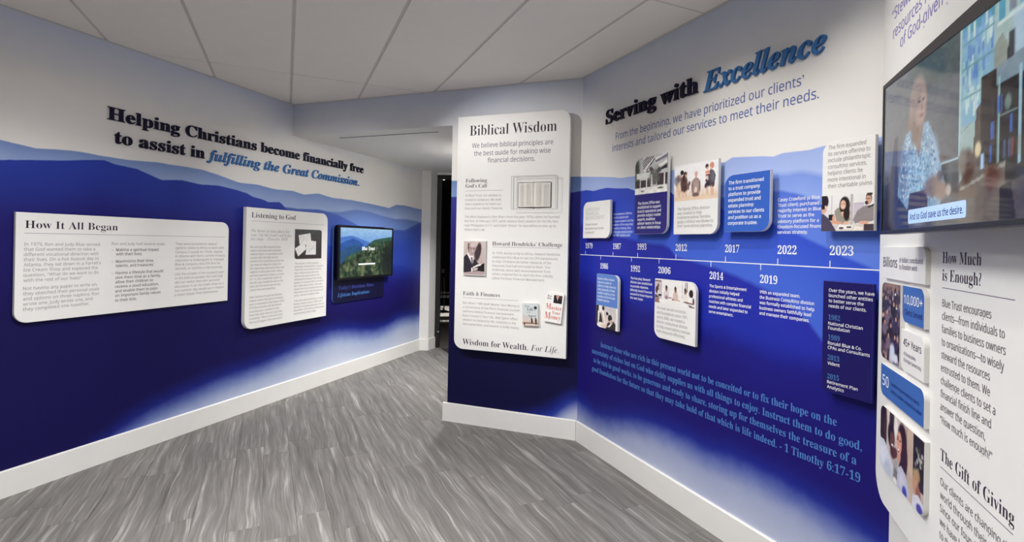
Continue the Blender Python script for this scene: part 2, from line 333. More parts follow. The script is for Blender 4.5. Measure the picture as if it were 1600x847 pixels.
def flush_text():
    obs = []
    for j in JOBS:
        up, lo, dg, of, ch = STY[j['st']]
        c = bpy.data.curves.new('letters', 'FONT'); c.body = sty(j['s'], up, lo, dg); c.size = 1.0; c.offset = of
        c.resolution_u = 3 if j['cap'] > 0.03 else 2
        if j['ra']: c.extrude = 0.5 * j['ra'] / (j['cap'] / ch); c.resolution_u = 5
        o = bpy.data.objects.new('letters', c); COL.objects.link(o); obs.append(o)
    bpy.context.view_layer.update(); dg = bpy.context.evaluated_depsgraph_get()
    for j, o in zip(JOBS, obs):
        me = o.evaluated_get(dg).to_mesh(); n = len(me.vertices); v = np.empty(n * 3); me.vertices.foreach_get('co', v); v = v.reshape(-1, 3)
        j['v'] = v; j['f'] = [tuple(p.vertices) for p in me.polygons]; j['w'] = v[:, 0].max() - v[:, 0].min(); j['x0'] = v[:, 0].min(); o.evaluated_get(dg).to_mesh_clear()
    wid = {}
    for j in JOBS:
        if j['blk']: wid[j['blk']] = max(wid.get(j['blk'], 0), j['w'])
    out = {}
    for j in JOBS:
        sy = j['cap'] / STY[j['st']][4]; sx = sy
        if j['W']: sx = j['W'] / (wid[j['blk']] if j['blk'] else j['w'])
        elif j['sx']: sx = sy * j['sx']
        v = j['v'].copy(); v[:, 0] -= j['x0']; v[:, 0] *= sx; v[:, 1] *= sy
        if j['ra']: v[:, 2] = v[:, 2] * sy + j['ra'] * 0.5
        if j['al'] == 'c': v[:, 0] -= j['w'] * sx / 2
        if j['al'] == 'r': v[:, 0] -= j['w'] * sx
        v += np.array([j['u'], j['z'], j['off']])
        if j['ra']: letters(j, v); continue
        key = (j['p'].name, j['c']); out.setdefault(key, [j['p'], [], [], 0])
        e = out[key]; e[1].append(v); e[2] += [tuple(i + e[3] for i in f) for f in j['f']]; e[3] += len(v)
    for (pn, c), (p, vs, fs, _) in out.items():
        me = bpy.data.meshes.new('lettering'); me.from_pydata(np.concatenate(vs).tolist(), [], fs); me.update()
        link('lettering', me, ink(c), p)
    for o in obs:
        c = o.data; bpy.data.objects.remove(o); bpy.data.curves.remove(c)
def letters(j, v):
    """split a raised line into one object per letter"""
    n = len(v); par = list(range(n))
    def find(a):
        while par[a] != a: par[a] = par[par[a]]; a = par[a]
        return a
    for f in j['f']:
        for a in f[1:]:
            x, y = find(f[0]), find(a)
            if x != y: par[x] = y
    # coincident vertices of caps and sides
    key = {}
    for i in range(n):
        k = (round(v[i][0], 5), round(v[i][1], 5), round(v[i][2], 5))
        if k in key:
            x, y = find(key[k]), find(i)
            if x != y: par[x] = y
        else: key[k] = i
    isl = {}
    for i in range(n): isl.setdefault(find(i), []).append(i)
    groups = []
    for ids in sorted(isl.values(), key=lambda q: -len(q)):
        a, b = v[ids, 0].min(), v[ids, 0].max()
        for g in groups:
            ov = min(b, g[1]) - max(a, g[0])
            if ov > 0.55 * min(b - a, g[1] - g[0]): g[2].extend(ids); g[0] = min(a, g[0]); g[1] = max(b, g[1]); break
        else: groups.append([a, b, list(ids)])
    for a, b, ids in sorted(groups, key=lambda g: g[0]):
        mp = {i: k for k, i in enumerate(ids)}; fs = [tuple(mp[i] for i in f) for f in j['f'] if f[0] in mp]
        me = bpy.data.meshes.new('letter'); me.from_pydata(v[ids].tolist(), [], fs); me.update(); link('letter', me, ink(j['c']), j['p'])

# ------------------------------------------------------------------ printed pictures (flat colour prints as dense coloured meshes)
class Pic:
    def __init__(s, nx, ny, bg): s.X, s.Y = np.meshgrid(np.linspace(0, 1, nx), np.linspace(0, 1, ny)); s.C = np.empty((ny, nx, 3)); s.C[:] = bg; s.nx, s.ny = nx, ny; s.rs = np.random.RandomState(3)
    def ap(s, m, c):
        m = np.clip(m, 0, 1)[..., None]; s.C = s.C * (1 - m) + np.array(c, float) * m; return s
    def ell(s, cx, cy, rx, ry, c, soft=0.12, rot=0):
        a = math.radians(rot); dx, dy = s.X - cx, s.Y - cy; x = (dx * math.cos(a) + dy * math.sin(a)) / rx; y = (-dx * math.sin(a) + dy * math.cos(a)) / ry
        return s.ap((1 - np.sqrt(x * x + y * y)) / soft + 0.5, c)
    def rect(s, x0, y0, x1, y1, c, e=0.004):
        return s.ap(np.minimum(np.minimum(s.X - x0, x1 - s.X), np.minimum(s.Y - y0, y1 - s.Y)) / e + 0.5, c)
    def poly(s, pts, c):
        ins = np.zeros(s.X.shape, bool); n = len(pts)
        for i in range(n):
            (x0, y0), (x1, y1) = pts[i - 1], pts[i]; k = ((y0 > s.Y) != (y1 > s.Y)); 
            with np.errstate(divide='ignore', invalid='ignore'): xi = (x1 - x0) * (s.Y - y0) / (y1 - y0 + 1e-12) + x0
            ins ^= k & (s.X < xi)
        return s.ap(ins.astype(float), c)
    def grad(s, c0, c1, y0=0, y1=1):
        t = np.clip((s.Y - y0) / (y1 - y0), 0, 1)[..., None]; s.C = np.array(c0, float) * (1 - t) + np.array(c1, float) * t; return s
    def noise(s, amp, f=8, mask=None):
        g = s.rs.rand(f + 2, f + 2); x = s.X * f; y = s.Y * f; xi = x.astype(int); yi = y.astype(int); fx = x - xi; fy = y - yi
        v = g[yi, xi] * (1 - fx) * (1 - fy) + g[yi, xi + 1] * fx * (1 - fy) + g[yi + 1, xi] * (1 - fx) * fy + g[yi + 1, xi + 1] * fx * fy
        d = ((v - 0.5) * 2 * amp)[..., None]; s.C += d if mask is None else d * mask[..., None]; return s
    def ridge(s, pts, c, below=True):
        y = np.interp(s.X, [p[0] for p in pts], [p[1] for p in pts]); return s.ap((y - s.Y) / 0.01 + 0.5, c)
    def person(s, cx, cy, h, hair, skin, top, w=1.0):
        """seated half figure: cx,cy = chin, h = head height"""
        s.ell(cx, cy - h * 1.35, h * 0.95 * w, h * 1.3, top, 0.1); s.rect(cx - h * .16, cy - h * .3, cx + h * .16, cy + h * .1, skin)
        s.ell(cx, cy + h * .55, h * .5, h * .62, hair); s.ell(cx, cy + h * .42, h * .36, h * .48, skin); s.ell(cx - h * .12, cy + h * .5, h * .05, h * .04, (60, 40, 36)); s.ell(cx + h * .12, cy + h * .5, h * .05, h * .04, (60, 40, 36)); s.ell(cx, cy + h * .2, h * .12, h * .03, (150, 80, 70)); return s
def picture(parent, pic, x0, y0, x1, y1, off, r=0, corners='', m='print', name='photo_print'):
    ny, nx = pic.ny, pic.nx; C = np.clip(pic.C, 0, 255) / 255; Cl = np.where(C <= 0.04045, C / 12.92, ((C + 0.055) / 1.055) ** 2.4)
    yy = y0 + (y1 - y0) * pic.Y; L = np.full(yy.shape, x0); R = np.full(yy.shape, x1)
    if r:
        for c in corners.split():
            cy = y0 + r if c[0] == 'b' else y1 - r; d = (cy - yy) if c[0] == 'b' else (yy - cy); q = np.clip(d, 0, r); ins = r - np.sqrt(np.maximum(0, r * r - q * q))
            if c[1] == 'l': L = np.maximum(L, x0 + ins)
            else: R = np.minimum(R, x1 - ins)
    xx = L + (R - L) * np.clip((pic.X * (x1 - x0) + x0 - L) / np.maximum(R - L, 1e-6), 0, 1) if r else x0 + (x1 - x0) * pic.X
    v = np.stack([xx, yy, np.full(xx.shape, off)], -1).reshape(-1, 3)
    i = np.arange(ny * nx).reshape(ny, nx); f = np.stack([i[:-1, :-1], i[:-1, 1:], i[1:, 1:], i[1:, :-1]], -1).reshape(-1, 4)
    me = bpy.data.meshes.new(name); me.from_pydata(v.tolist(), [], f.tolist()); at = me.color_attributes.new('print', 'FLOAT_COLOR', 'POINT')
    at.data.foreach_set('color', np.concatenate([Cl.reshape(-1, 3), np.ones((nx * ny, 1))], 1).ravel()); me.update()
    return link(name, me, M[m], parent)

# ================================================================== STRUCTURE
CR = pt('R', 2.3875); TE = pt('T', 2.9, -0.05); LE = pt('L', -6.4)
LF = pt('L', 2.545)                                   # far left corner
W2 = Vector((-1.242, 7.66)); W3 = Vector((-1.176, 7.85))
def wall(name, w, u0, u1, z0, z1, m, thick=0.1, off=0.0, poly=None):
    mb = MB(); mb.prism(poly or [(u0, z0), (u1, z0), (u1, z1), (u0, z1)], -thick, 0.0, 0, side_mi=1); return struct(name, mb.mesh(name), [m, M['white_paint']], frame(w, 0, 0, off))
wall_left = wall('wall_left', 'L', -6.4, 2.545, 0, H + 0.05, M['mural_left'])
wall_back = wall('wall_back', 'B', 0, 0, 0, 0, M['mural_back'], 0.12, poly=[(0.0, SOF), (1.845, SOF), (1.845, 0), (3.058, 0), (3.058, H + 0.05), (0.0, H + 0.05)])
wall_right = wall('wall_right', 'R', 0, 2.3875, 0, H + 0.05, M['mural_right'])
wall_tv = wall('wall_media', 'T', 0.0067, 2.9, 0, H + 0.05, M['white_paint'], 0.1, -0.05)
def seg_wall(name, a, b, z0, z1, m, t=0.1):
    a, b = Vector(a), Vector(b); d = (b - a).normalized(); n = Vector((d.y, -d.x)); mw = Matrix(((d.x, 0, n.x, a.x), (d.y, 0, n.y, a.y), (0, 1, 0, 0), (0, 0, 0, 1)))
    mb = MB(); mb.prism([(0, z0), ((b - a).length, z0), ((b - a).length, z1), (0, z1)], -t, 0.0); return struct(name, mb.mesh(name), m, mw)
seg_wall('wall_rear', TE, LE, 0, H + 0.05, M['white_paint'])
seg_wall('wall_recess_end', LF, W2, 0, SOF + 0.03, M['white_paint'], 0.08)
seg_wall('wall_recess_jamb', W2, W3, 0, SOF + 0.03, M['trim'], 0.05)
seg_wall('wall_over_door', (-1.176, 7.85), (-0.25, 7.85), 2.685, SOF + 0.03, M['white_paint'], 0.1)
seg_wall('wall_recess_right', (-0.2, 7.85), (-0.45, 4.75), 0, SOF + 0.03, M['white_paint'], 0.08)

# --- soffit over the recess with its slot diffuser
mb = MB(); sp = [tuple(pt('B', 0.001, -0.121)), tuple(pt('B', 1.95, -0.121)), (-0.2, 7.86), (-1.15, 7.86), tuple(W2), tuple(LF)]
mb.prism(sp, SOF, SOF + 0.03); sof = struct('ceiling_recess', mb.mesh('ceiling_recess'), M['white_paint'])
mb = MB(); mb.box(0.42, SOF - 0.002, -0.212, 1.59, SOF + 0.004, -0.200)
link('slot_diffuser', mb.mesh('slot_diffuser'), M['slot'], sof, frame('B'))

# --- ceiling: hung grid of tiles, each tile and each bar a part
room = [tuple(A), tuple(B), tuple(CR), tuple(TE), tuple(LE)]
def inside_room(poly, grow=0.0):
    n = len(room)
    for i in range(n):
        a, b = Vector(room[i]), Vector(room[(i + 1) % n]); d = (b - a).normalized(); nn = Vector((d.y, -d.x))
        poly = clip(poly, (a.x - nn.x * grow, a.y - nn.y * grow), (nn.x, nn.y))
        if len(poly) < 3: return []
    return poly
mb = MB(); rp = list(reversed(room)); mb.prism(rp, H + 0.03, H + 0.05); ceil = struct('ceiling', mb.mesh('ceiling'), M['tile'])
gd = Vector((-0.40889, 0.91259)); gn = Vector((0.91259, 0.40889)); G0, C0, CS = -1.1962, 4.6876, 2.381
def gp(a, b): p = gn * a + gd * b; return (p.x, p.y)
hw = 0.011
for i in range(-7, 9):
    for j in range(-4, 1):
        a0, a1 = G0 + i * 0.61 + hw, G0 + (i + 1) * 0.61 - hw; b0, b1 = C0 + j * CS + 0.006, C0 + (j + 1) * CS - 0.006
        poly = inside_room([gp(a0, b0), gp(a1, b0), gp(a1, b1), gp(a0, b1)], -0.012)
        if len(poly) < 3 or abs(area2(poly)) < 2e-4: continue
        if area2(poly) < 0: poly.reverse()
        mb = MB(); mb.prism(poly, H - 0.003, H + 0.016); link('ceiling_tile', mb.mesh('ceiling_tile'), M['tile'], ceil)
for i in range(-7, 10):
    a = G0 + i * 0.61; poly = inside_room([gp(a - 0.016, -6), gp(a + 0.016, -6), gp(a + 0.016, 9), gp(a - 0.016, 9)], -0.002)
    if len(poly) > 2:
        if area2(poly) < 0: poly.reverse()
        mb = MB(); mb.prism(poly, H + 0.001, H + 0.028); link('grid_bar', mb.mesh('grid_bar'), M['bar'], ceil)
for j in range(-4, 2):
    b = C0 + j * CS; poly = inside_room([gp(-6, b - 0.010), gp(6, b - 0.010), gp(6, b + 0.010), gp(-6, b + 0.010)], -0.002)
    if len(poly) > 2:
        if area2(poly) < 0: poly.reverse()
        mb = MB(); mb.prism(poly, H + 0.0015, H + 0.027); link('grid_bar', mb.mesh('grid_bar'), M['bar'], ceil)
for w, u0, u1 in (('L', -6.3, 0), ('B', 0, 3.058), ('R', 0, 2.387)):
    mb = MB(); mb.box(u0 + 0.01, H - 0.006, 0.0005, u1 - 0.01, H - 0.0035, 0.018); link('edge_trim', mb.mesh('edge_trim'), M['bar'], ceil, frame(w))

# --- floor: every plank a part
mb = MB(); mb.prism([(-5, -1), (1.9, -1), (1.9, 7.86), (-5, 7.86)], -0.06, -0.008); floor = struct('floor', mb.mesh('floor'), M['subfloor'])
fa = math.atan2(418 - 800, 790.45); fd = Vector((math.sin(fa), math.cos(fa))); fn = Vector((fd.y, -fd.x)); PW, PL = 0.182, 1.22
lims = [(tuple(A), Vector((dL.y, -dL.x))), (tuple(B), Vector((dR.y, -dR.x))), (tuple(pt('T', 0, -0.05)), Vector((dT.y, -dT.x))), ((0, 7.86), Vector((0, -1))), ((0, 0.15), Vector((0, 1)))]
full = MB(); g = 0.0004; full.prism([(g - PW / 2, g), (PW / 2 - g, g), (PW / 2 - g, PL - g), (g - PW / 2, PL - g)], -0.008, 0.0, cham=0.0008); full_me = full.mesh('plank'); full_me.materials.append(M['plank'])
rng = random.Random(11); count = 0
for i in range(-32, 26):
    sh = rng.random() * PL
    for j in range(-4, 9):
        c = fn * ((i + 0.5) * PW) + fd * (j * PL + sh)
        def wp(x, y): p = c + fn * x + fd * y; return (p.x, p.y)
        rect = [wp(-PW / 2, 0), wp(PW / 2, 0), wp(PW / 2, PL), wp(-PW / 2, PL)]
        poly = rect
        for p0, nn in lims:
            poly = clip(poly, p0, (nn.x, nn.y))
            if len(poly) < 3: break
        if len(poly) < 3: continue
        # hidden behind the pillar and its wall: not built
        if max((Vector(p) - A).dot(Vector((dB.y, -dB.x))) for p in poly) < -0.02 and min(p[0] for p in poly) > -0.1: continue
        ar = abs(area2(poly))
        if ar < 4e-4: continue
        mw = Matrix(((fn.x, fd.x, 0, c.x), (fn.y, fd.y, 0, c.y), (0, 0, 1, 0), (0, 0, 0, 1)))
        if ar > 0.9999 * PW * PL: o = bpy.data.objects.new('plank', full_me); COL.objects.link(o)
        else:
            loc = [((p[0] - c.x) * fn.x + (p[1] - c.y) * fn.y, (p[0] - c.x) * fd.x + (p[1] - c.y) * fd.y) for p in poly]
            if area2(loc) < 0: loc.reverse()
            mb = MB(); mb.prism(inset(loc, 0.0007), -0.008, 0.0); me = mb.mesh('plank'); me.materials.append(M['plank']); o = bpy.data.objects.new('plank', me); COL.objects.link(o)
        o.parent = floor; o.matrix_local = mw; count += 1
print('planks', count)

# --- baseboards
def base(name, w, u0, u1, cap_left=False):
    mb = MB(); prof = [(0.0005, 0.0), (0.016, 0.0), (0.016, 0.163), (0.010, 0.1693), (0.0005, 0.1693)]
    n = len(prof); vs = [(u0, z, d) for d, z in prof] + [(u1, z, d) for d, z in prof]
    fs = [(i, (i + 1) % n, n + (i + 1) % n, n + i) for i in range(n)] + [tuple(reversed(range(n))), tuple(range(n, 2 * n))]
    mb.add(vs, [tuple(reversed(f)) for f in fs]); return struct(name, mb.mesh(name), M['trim'], frame(w))
base('baseboard_left', 'L', -6.38, 2.54)
base('baseboard_back', 'B', 1.805, 3.05)
base('baseboard_right', 'R', 0.008, 2.36)
base('baseboard_media', 'T', 0.03, 2.85).matrix_world = frame('T', 0, 0, -0.05)
def seg_base(name, a, b):
    a, b = Vector(a), Vector(b); d = (b - a).normalized(); n = Vector((d.y, -d.x)); mw = Matrix(((d.x, 0, n.x, a.x), (d.y, 0, n.y, a.y), (0, 1, 0, 0), (0, 0, 0, 1)))
    mb = MB(); mb.box(0, 0, 0.0005, (b - a).length, 0.1693, 0.016); return struct(name, mb.mesh(name), M['trim'], mw)
seg_base('baseboard_recess', LF, W2 + Vector((0.012, -0.004))); seg_base('baseboard_jamb', W2 + Vector((-0.005, -0.02)), W3)

# --- door opening at the end of the recess, and the dark room beyond
def wbox(mb, x0, y0, z0, x1, y1, z1, mi=0): mb.box(x0, y0, z0, x1, y1, z1, mi)
mb = MB(); wbox(mb, -1.172, 7.86, 0, -1.105, 7.95, 2.685); wbox(mb, -0.32, 7.86, 0, -0.25, 7.95, 2.685); wbox(mb, -1.105, 7.86, 2.62, -0.32, 7.95, 2.685)
df = struct('door_1', mb.mesh('door_1'), M['black_metal'])
mb = MB(); mb.box(-1.135, 7.835, 0.24, -1.10, 7.858, 0.262); link('door_stop', mb.mesh('door_stop'), mat('steel', (150, 150, 150), 0.3, 0.5, metal=0.8), df)
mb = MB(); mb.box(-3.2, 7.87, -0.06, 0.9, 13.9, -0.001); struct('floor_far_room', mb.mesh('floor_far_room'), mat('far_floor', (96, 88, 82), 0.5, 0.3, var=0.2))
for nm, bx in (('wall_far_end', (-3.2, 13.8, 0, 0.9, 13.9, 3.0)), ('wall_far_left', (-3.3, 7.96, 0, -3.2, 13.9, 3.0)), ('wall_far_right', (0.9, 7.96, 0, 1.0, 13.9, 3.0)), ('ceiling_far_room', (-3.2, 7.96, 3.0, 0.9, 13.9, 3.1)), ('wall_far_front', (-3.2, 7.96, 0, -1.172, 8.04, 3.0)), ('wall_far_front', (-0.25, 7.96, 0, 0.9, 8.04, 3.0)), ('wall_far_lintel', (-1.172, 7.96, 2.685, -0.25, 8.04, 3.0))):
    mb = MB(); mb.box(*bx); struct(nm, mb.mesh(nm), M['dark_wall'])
mb = MB(); mb.prism(rrect(-2.6, 10.35, -0.2, 12.9, 0.05, 'bl br tr tl', 3), 0.0, 0.012, cham=0.003); tag(link('area_rug', mb.mesh('area_rug'), M['rug']), 'pale rug lit on the floor of the dark room beyond the doorway', 'rug')
mb = MB(); mb.tube((0, 0, 0), (0, 0, 0.03), 0.06, 0.05, 14); em = NT('lamp_glow'); em.b.inputs['Emission Color'].default_value = (1, 0.93, 0.82, 1); em.b.inputs['Emission Strength'].default_value = 3
t = empty('ceiling_lamp', Matrix.Translation((-1.49, 10.72, 2.965)), 'small round ceiling lamp glowing in the dark room beyond the doorway', 'lamp')
link('housing', mb.mesh('housing'), M['trim'], t)
mb = MB(); mb.tube((0, 0, -0.006), (0, 0, 0), 0.045, 0.045, 14); link('diffuser', mb.mesh('diffuser'), em.m, t)
def chair(x, y, rz, label):
    t = empty('dining_chair', Matrix.Translation((x, y, 0.012)) @ Matrix.Rotation(rz, 4, 'Z'), label, 'chair', 'dark chairs beyond the doorway')
    mb = MB(); mb.prism(rrect(-0.22, -0.22, 0.22, 0.22, 0.05, 'bl br tr tl', 4), 0.43, 0.46, cham=0.006); link('seat', mb.mesh('seat'), M['dark_wood'], t)
    for sx in (-1, 1):
        mb = MB(); mb.tube((sx * 0.19, -0.19, 0.43), (sx * 0.21, -0.21, 0), 0.019, 0.013, 8); link('leg', mb.mesh('leg'), M['dark_wood'], t)
        mb = MB(); mb.tube((sx * 0.19, 0.19, 0.43), (sx * 0.21, 0.24, 0), 0.019, 0.013, 8); link('leg', mb.mesh('leg'), M['dark_wood'], t)
        mb = MB(); mb.tube((sx * 0.19, 0.19, 0.44), (sx * 0.20, 0.27, 0.96), 0.016, 0.014, 8); link('back_post', mb.mesh('back_post'), M['dark_wood'], t)
    for k in range(4):
        mb = MB(); xx = -0.12 + 0.08 * k; mb.tube((xx, 0.2, 0.45), (xx, 0.262, 0.9), 0.008, 0.008, 6); link('spindle', mb.mesh('spindle'), M['dark_wood'], t)
    mb = MB(); mb.box(-0.215, 0.25, 0.88, 0.215, 0.28, 0.98); link('top_rail', mb.mesh('top_rail'), M['dark_wood'], t)
chair(-1.47, 10.9, math.pi + 0.3, 'dark wooden spindle-back chair standing nearest, just beyond the doorway')
chair(-1.66, 11.75, 0.5, 'dark wooden chair standing farther back on the pale rug')

# ================================================================== MURAL LETTERING
hd = empty('raised_heading', frame('L', -0.3, 2.28), 'raised heading in dark and blue serif letters on the left wall, above the mountain mural', 'sign')
def wt(parent_u, parent_z):  # local coordinates helper
    return lambda u, z: (u - parent_u, z - parent_z)
q = wt(-0.3, 2.28)
for s, st, u0, u1, z, c in (('Helping Christians become financially free', 'SH', -1.752, 1.142, 2.486, 'bold'), ('to assist in', 'SH', -1.703, -0.996, 2.322, 'bold'), ('fulfilling the Great Commission.', 'IH', -0.975, 1.065, 2.318, 'blue')):
    text(hd, s, st, *q(u0, z), 0.092, u1 - u0, c, raised=0.012)
hd2 = empty('raised_heading', frame('R', 1.2, 2.5), 'raised heading in dark and blue serif letters high on the right wall', 'sign')
q = wt(1.2, 2.5)
text(hd2, 'Serving with', 'SH', *q(0.348, 2.585), 0.102, 1.2963 - 0.348, 'bold', raised=0.014)
text(hd2, 'Excellence', 'IH', *q(1.342, 2.570), 0.118, 2.089 - 1.342, 'blue', raised=0.014)
WR = wall_right
text(WR, 'From the beginning, we have prioritized our clients’', 's', 0.465, 2.443, 0.052, 1.976 - 0.465, 'sub')
text(WR, 'interests and tailored our services to meet their needs.', 's', 0.427, 2.359, 0.052, 2.053 - 0.427, 'sub')
for s, u0, u1, z in (('Instruct those who are rich in this present world not to be conceited or to fix their hope on the', .321, 2.166, .848), ('uncertainty of riches but on God who richly supplies us with all things to enjoy. Instruct them to do good,', .204, 2.276, .778),
                     ('to be rich in good works, to be generous and ready to share, storing up for themselves the treasure of a', .230, 2.255, .709), ('good foundation for the future so that they may take hold of that which is life indeed. - 1 Timothy 6:17-19', .209, 2.272, .638)):
    text(WR, s, 'SB', u0, z, 0.040, u1 - u0, 'verse')
for s, u0, u1, z in (('1979', .079, .182, 1.616), ('1987', .457, .554, 1.617), ('1993', .743, .841, 1.618), ('2012', 1.123, 1.222, 1.618), ('2017', 1.518, 1.615, 1.618), ('2022', 1.851, 1.955, 1.618), ('2023', 2.119, 2.225, 1.62),
                     ('1986', .295, .399, 1.461), ('1992', .674, .778, 1.461), ('2006', .966, 1.082, 1.466), ('2014', 1.408, 1.509, 1.459), ('2019', 1.751, 1.853, 1.463)):
    text(WR, s, 'SB', u0, z, 0.042, u1 - u0, 'white')
mb = MB(); mb.box(0.004, 1.5595, 0.0002, 2.384, 1.5645, 0.0006); link('timeline_bar', mb.mesh('timeline_bar'), ink('white'), WR)
for u in (.081, .459, .749, 1.128, 1.522, 1.853, 2.121):
    mb = MB(); mb.box(u - .002, 1.5645, 0.0002, u + .002, 1.594, 0.0006); link('timeline_tick', mb.mesh('timeline_tick'), ink('white'), WR)
for u in (.300, .681, .972, 1.417, 1.754):
    mb = MB(); mb.box(u - .002, 1.530, 0.0002, u + .002, 1.5595, 0.0006); link('timeline_tick', mb.mesh('timeline_tick'), ink('white'), WR)
block(WR, ['The investment offering', 'was formalized with', 'in-house research and the', 'creation of the sequential', 'investing strategy. Blue', 'philosophy tested during', 'the 1987 market crash.'], 'b', .450, 1.872, 1.712, .0165, .245, 'pale')
block(WR, ['Casey Crawford (a Blue', 'Trust client) purchased a', 'majority interest in Blue', 'Trust to serve as the', 'advisory platform for a', 'Kingdom-focused financial', 'services strategy.'], 'b', 1.848, 1.884, 1.720, .0165, .250, 'white')
block(WR, ['The Everyday Steward', 'division was established', 'to provide objective,', 'biblically based financial', 'counsel to those beyond', 'the next stage.'], 'b', .675, 1.405, 1.265, .0165, .236, 'white')
block(WR, ['The Sports & Entertainment', 'division initially helped', 'professional athletes and', 'coaches with complex financial', 'needs and later expanded to', 'serve entertainers.'], 'b', 1.408, 1.411, 1.261, .0165, .290, 'white')
block(WR, ['With an expanded team,', 'the Business Consulting division', 'was formally established to help', 'business owners faithfully lead', 'and manage their companies.'], 'b', 1.751, 1.408, 1.297, .0165, .300, 'white')

# ================================================================== PANELS
def board(name, w, off, thick, rect, r, corners, label, cat, m='panel_white', gap=True, group=None, edge='panel_edge', part='board'):
    """board standing off the wall; local x = along the wall, y = up, z = outwards from the board's face"""
    x0, y0, x1, y1 = rect; t = empty(name, frame(w, x0, y0, off), label, cat, group); W, Hh = x1 - x0, y1 - y0
    mb = MB(); mb.prism(rrect(0, 0, W, Hh, r, corners), -thick, 0, 0, cham=0.0012, side_mi=1); link(part, mb.mesh(part), [M[m], M[edge]], t)
    if gap:
        base_off = off - thick - (0.0 if w != 'T' else 0.0)
        for sx in (0.2, 0.8):
            for sy in (0.15, 0.85):
                mb = MB(); mb.tube((W * sx, Hh * sy, -thick), (W * sx, Hh * sy, -off + 0.0008), 0.012, 0.012, 10); link('standoff', mb.mesh('standoff'), M['black'], t)
    t['_r'] = (x0, y0)
    return t, (lambda u, z: (u - x0, z - y0)), W, Hh
def rule(t, x0, x1, y, c='plum', h=0.0022):
    mb = MB(); mb.box(x0, y - h / 2, 0.0001, x1, y + h / 2, 0.0005); link('rule_line', mb.mesh('rule_line'), ink(c), t)

# 1. wide board on the left wall
t, q, W, Hh = board('text_panel', 'L', .03, .02, (-2.2694, 1.0791, -.7661, 1.7817), .07, 'tr bl', 'wide white wall board with three text columns headed How It All Began', 'panel')
text(t, 'How It All Began', 'ST', *q(-2.2236, 1.682), .050, .5397, 'dark'); rule(t, .044, 1.469, 1.650 - 1.0791)
block(t, ['In 1979, Ron and Judy Blue sensed', 'that God wanted them to take a', 'different vocational direction with', 'their lives. On a hot August day in', 'Atlanta, they sat down in a Farrell’s', 'Ice Cream Shop and explored the', 'question, “What do we want to do', 'with the rest of our lives?”', 'Not having any paper to write on,', 'they sketched their personal goals', 'and options on three napkins: Ron', 'wrote one, Judy wrote one, and', 'they completed one together.'], 's', q(-2.2266, 0)[0], 0, 0, .0205, .436, 'grey', zs=[1.570 - 1.0791 - .0329 * k - (.019 if k > 7 else 0) for k in range(13)])
block(t, ['Ron and Judy had several goals:'], 's', q(-1.7228, 0)[0], 1.576 - 1.0791, 0, .0205, .388, 'grey')
zs = [1.532, 1.500, 1.447, 1.415, 1.362, 1.328, 1.295, 1.262, 1.229, 1.196, 1.161]
block(t, ['Making a spiritual impact', 'with their lives.', 'Maximizing their time,', 'talents, and treasures.', 'Having a lifestyle that would', 'give them time as a family,', 'allow their children to', 'receive a good education,', 'and enable them to pass', 'on important family values', 'to their kids.'], 'b', q(-1.694, 0)[0], 0, 0, .0205, .345, 'greyd', zs=[z - 1.0791 for z in zs])
for z in (1.532, 1.447, 1.362): text(t, '–', 's', *q(-1.7228, z), .0205, None, 'greyd')
block(t, ['They were considering several', 'options: going to Africa to work with', 'Campus Crusade for Christ, staying', 'in Atlanta with Ron’s current ministry,', 'returning to Indianapolis to manage', 'Blue & Company (the CPA firm he', 'started), or starting a new business.', 'Like the growth of the mustard seed', 'in the biblical parable, Ron and Judy', 'did not realize that their personal', 'discussion in an ice cream shop on a', 'hot summer day would set in motion', 'a vision bigger than themselves.'], 's', q(-1.251, 0)[0], 0, 0, .0205, .453, 'grey', zs=[1.578 - 1.0791 - .0337 * k - (.012 if k > 6 else 0) for k in range(13)])

# 2. tall board
t, q, W, Hh = board('text_panel', 'L', .06, .04, (-.6083, .788, .4643, 1.935), .085, 'tr bl', 'tall white wall board headed Listening to God, with a napkin photograph', 'panel')
text(t, 'Listening to God', 'ST', *q(-.5528, 1.8415), .050, .543, 'dark'); rule(t, q(-.5528, 0)[0], q(.404, 0)[0], 1.8075 - .788)
block(t, ['The heart of man plans his', 'way, but the Lord establishes', 'his steps. - Proverbs 16:9'], 'i', q(-.556, 0)[0], 1.704 - .788, 1.626 - .788, .029, .5, 'grey')
block(t, ['Ron and Judy Blue assigned their', 'options and goals with a decision-', 'making matrix—a quantitative grid', 'analysis that can help remove', 'emotion from a decision so that one', 'can make an objective choice. For', 'this impromptu discussion they used', 'napkins to write down their criteria', 'and then gave each category a score', 'of 1-10. Ron created the napkin on', 'the left. Judy created the one on the', 'right, and the center was into the', 'criteria they were weighing.', 'After working through the decision-', 'making matrix, the option of moving', 'back to Indianapolis and leaving Ron’s', 'CPA firm emerged with the highest', 'score because it seemed to best', 'meet their goals. Ron and Judy then', 'considered, “What is the worst thing', 'that could happen if we move back?”'], 's', q(-.559, 0)[0], 0, 0, .0205, .421, 'grey', zs=[1.553 - .788 - .0339 * k - (.034 if k > 12 else 0) for k in range(21)])
block(t, ['The answer to that question', 'ultimately changed their decision.', 'Their kids were afraid of losing', 'their relationships with their', 'children by going back to the', 'Indianapolis lifestyle that would', 'appear to increase their net worth', 'but a few years earlier, although', 'clearly the most practical decision,', 'they knew it was not the desire of', 'yours. God was leading them.', 'Then she realized decision to trust', 'God by taking a leap of faith and', 'starting a financial planning firm in', 'November 1979 that is still growing', 'and impacting lives today.'], 's', q(-.014, 0)[0], 0, 0, .0205, .443, 'grey', zs=[1.380 - .788 - .0334 * k - (.022 if k > 10 else 0) for k in range(16)])
pc = Pic(98, 78, (60, 56, 54)); pc.grad((56, 46, 44), (70, 72, 72))
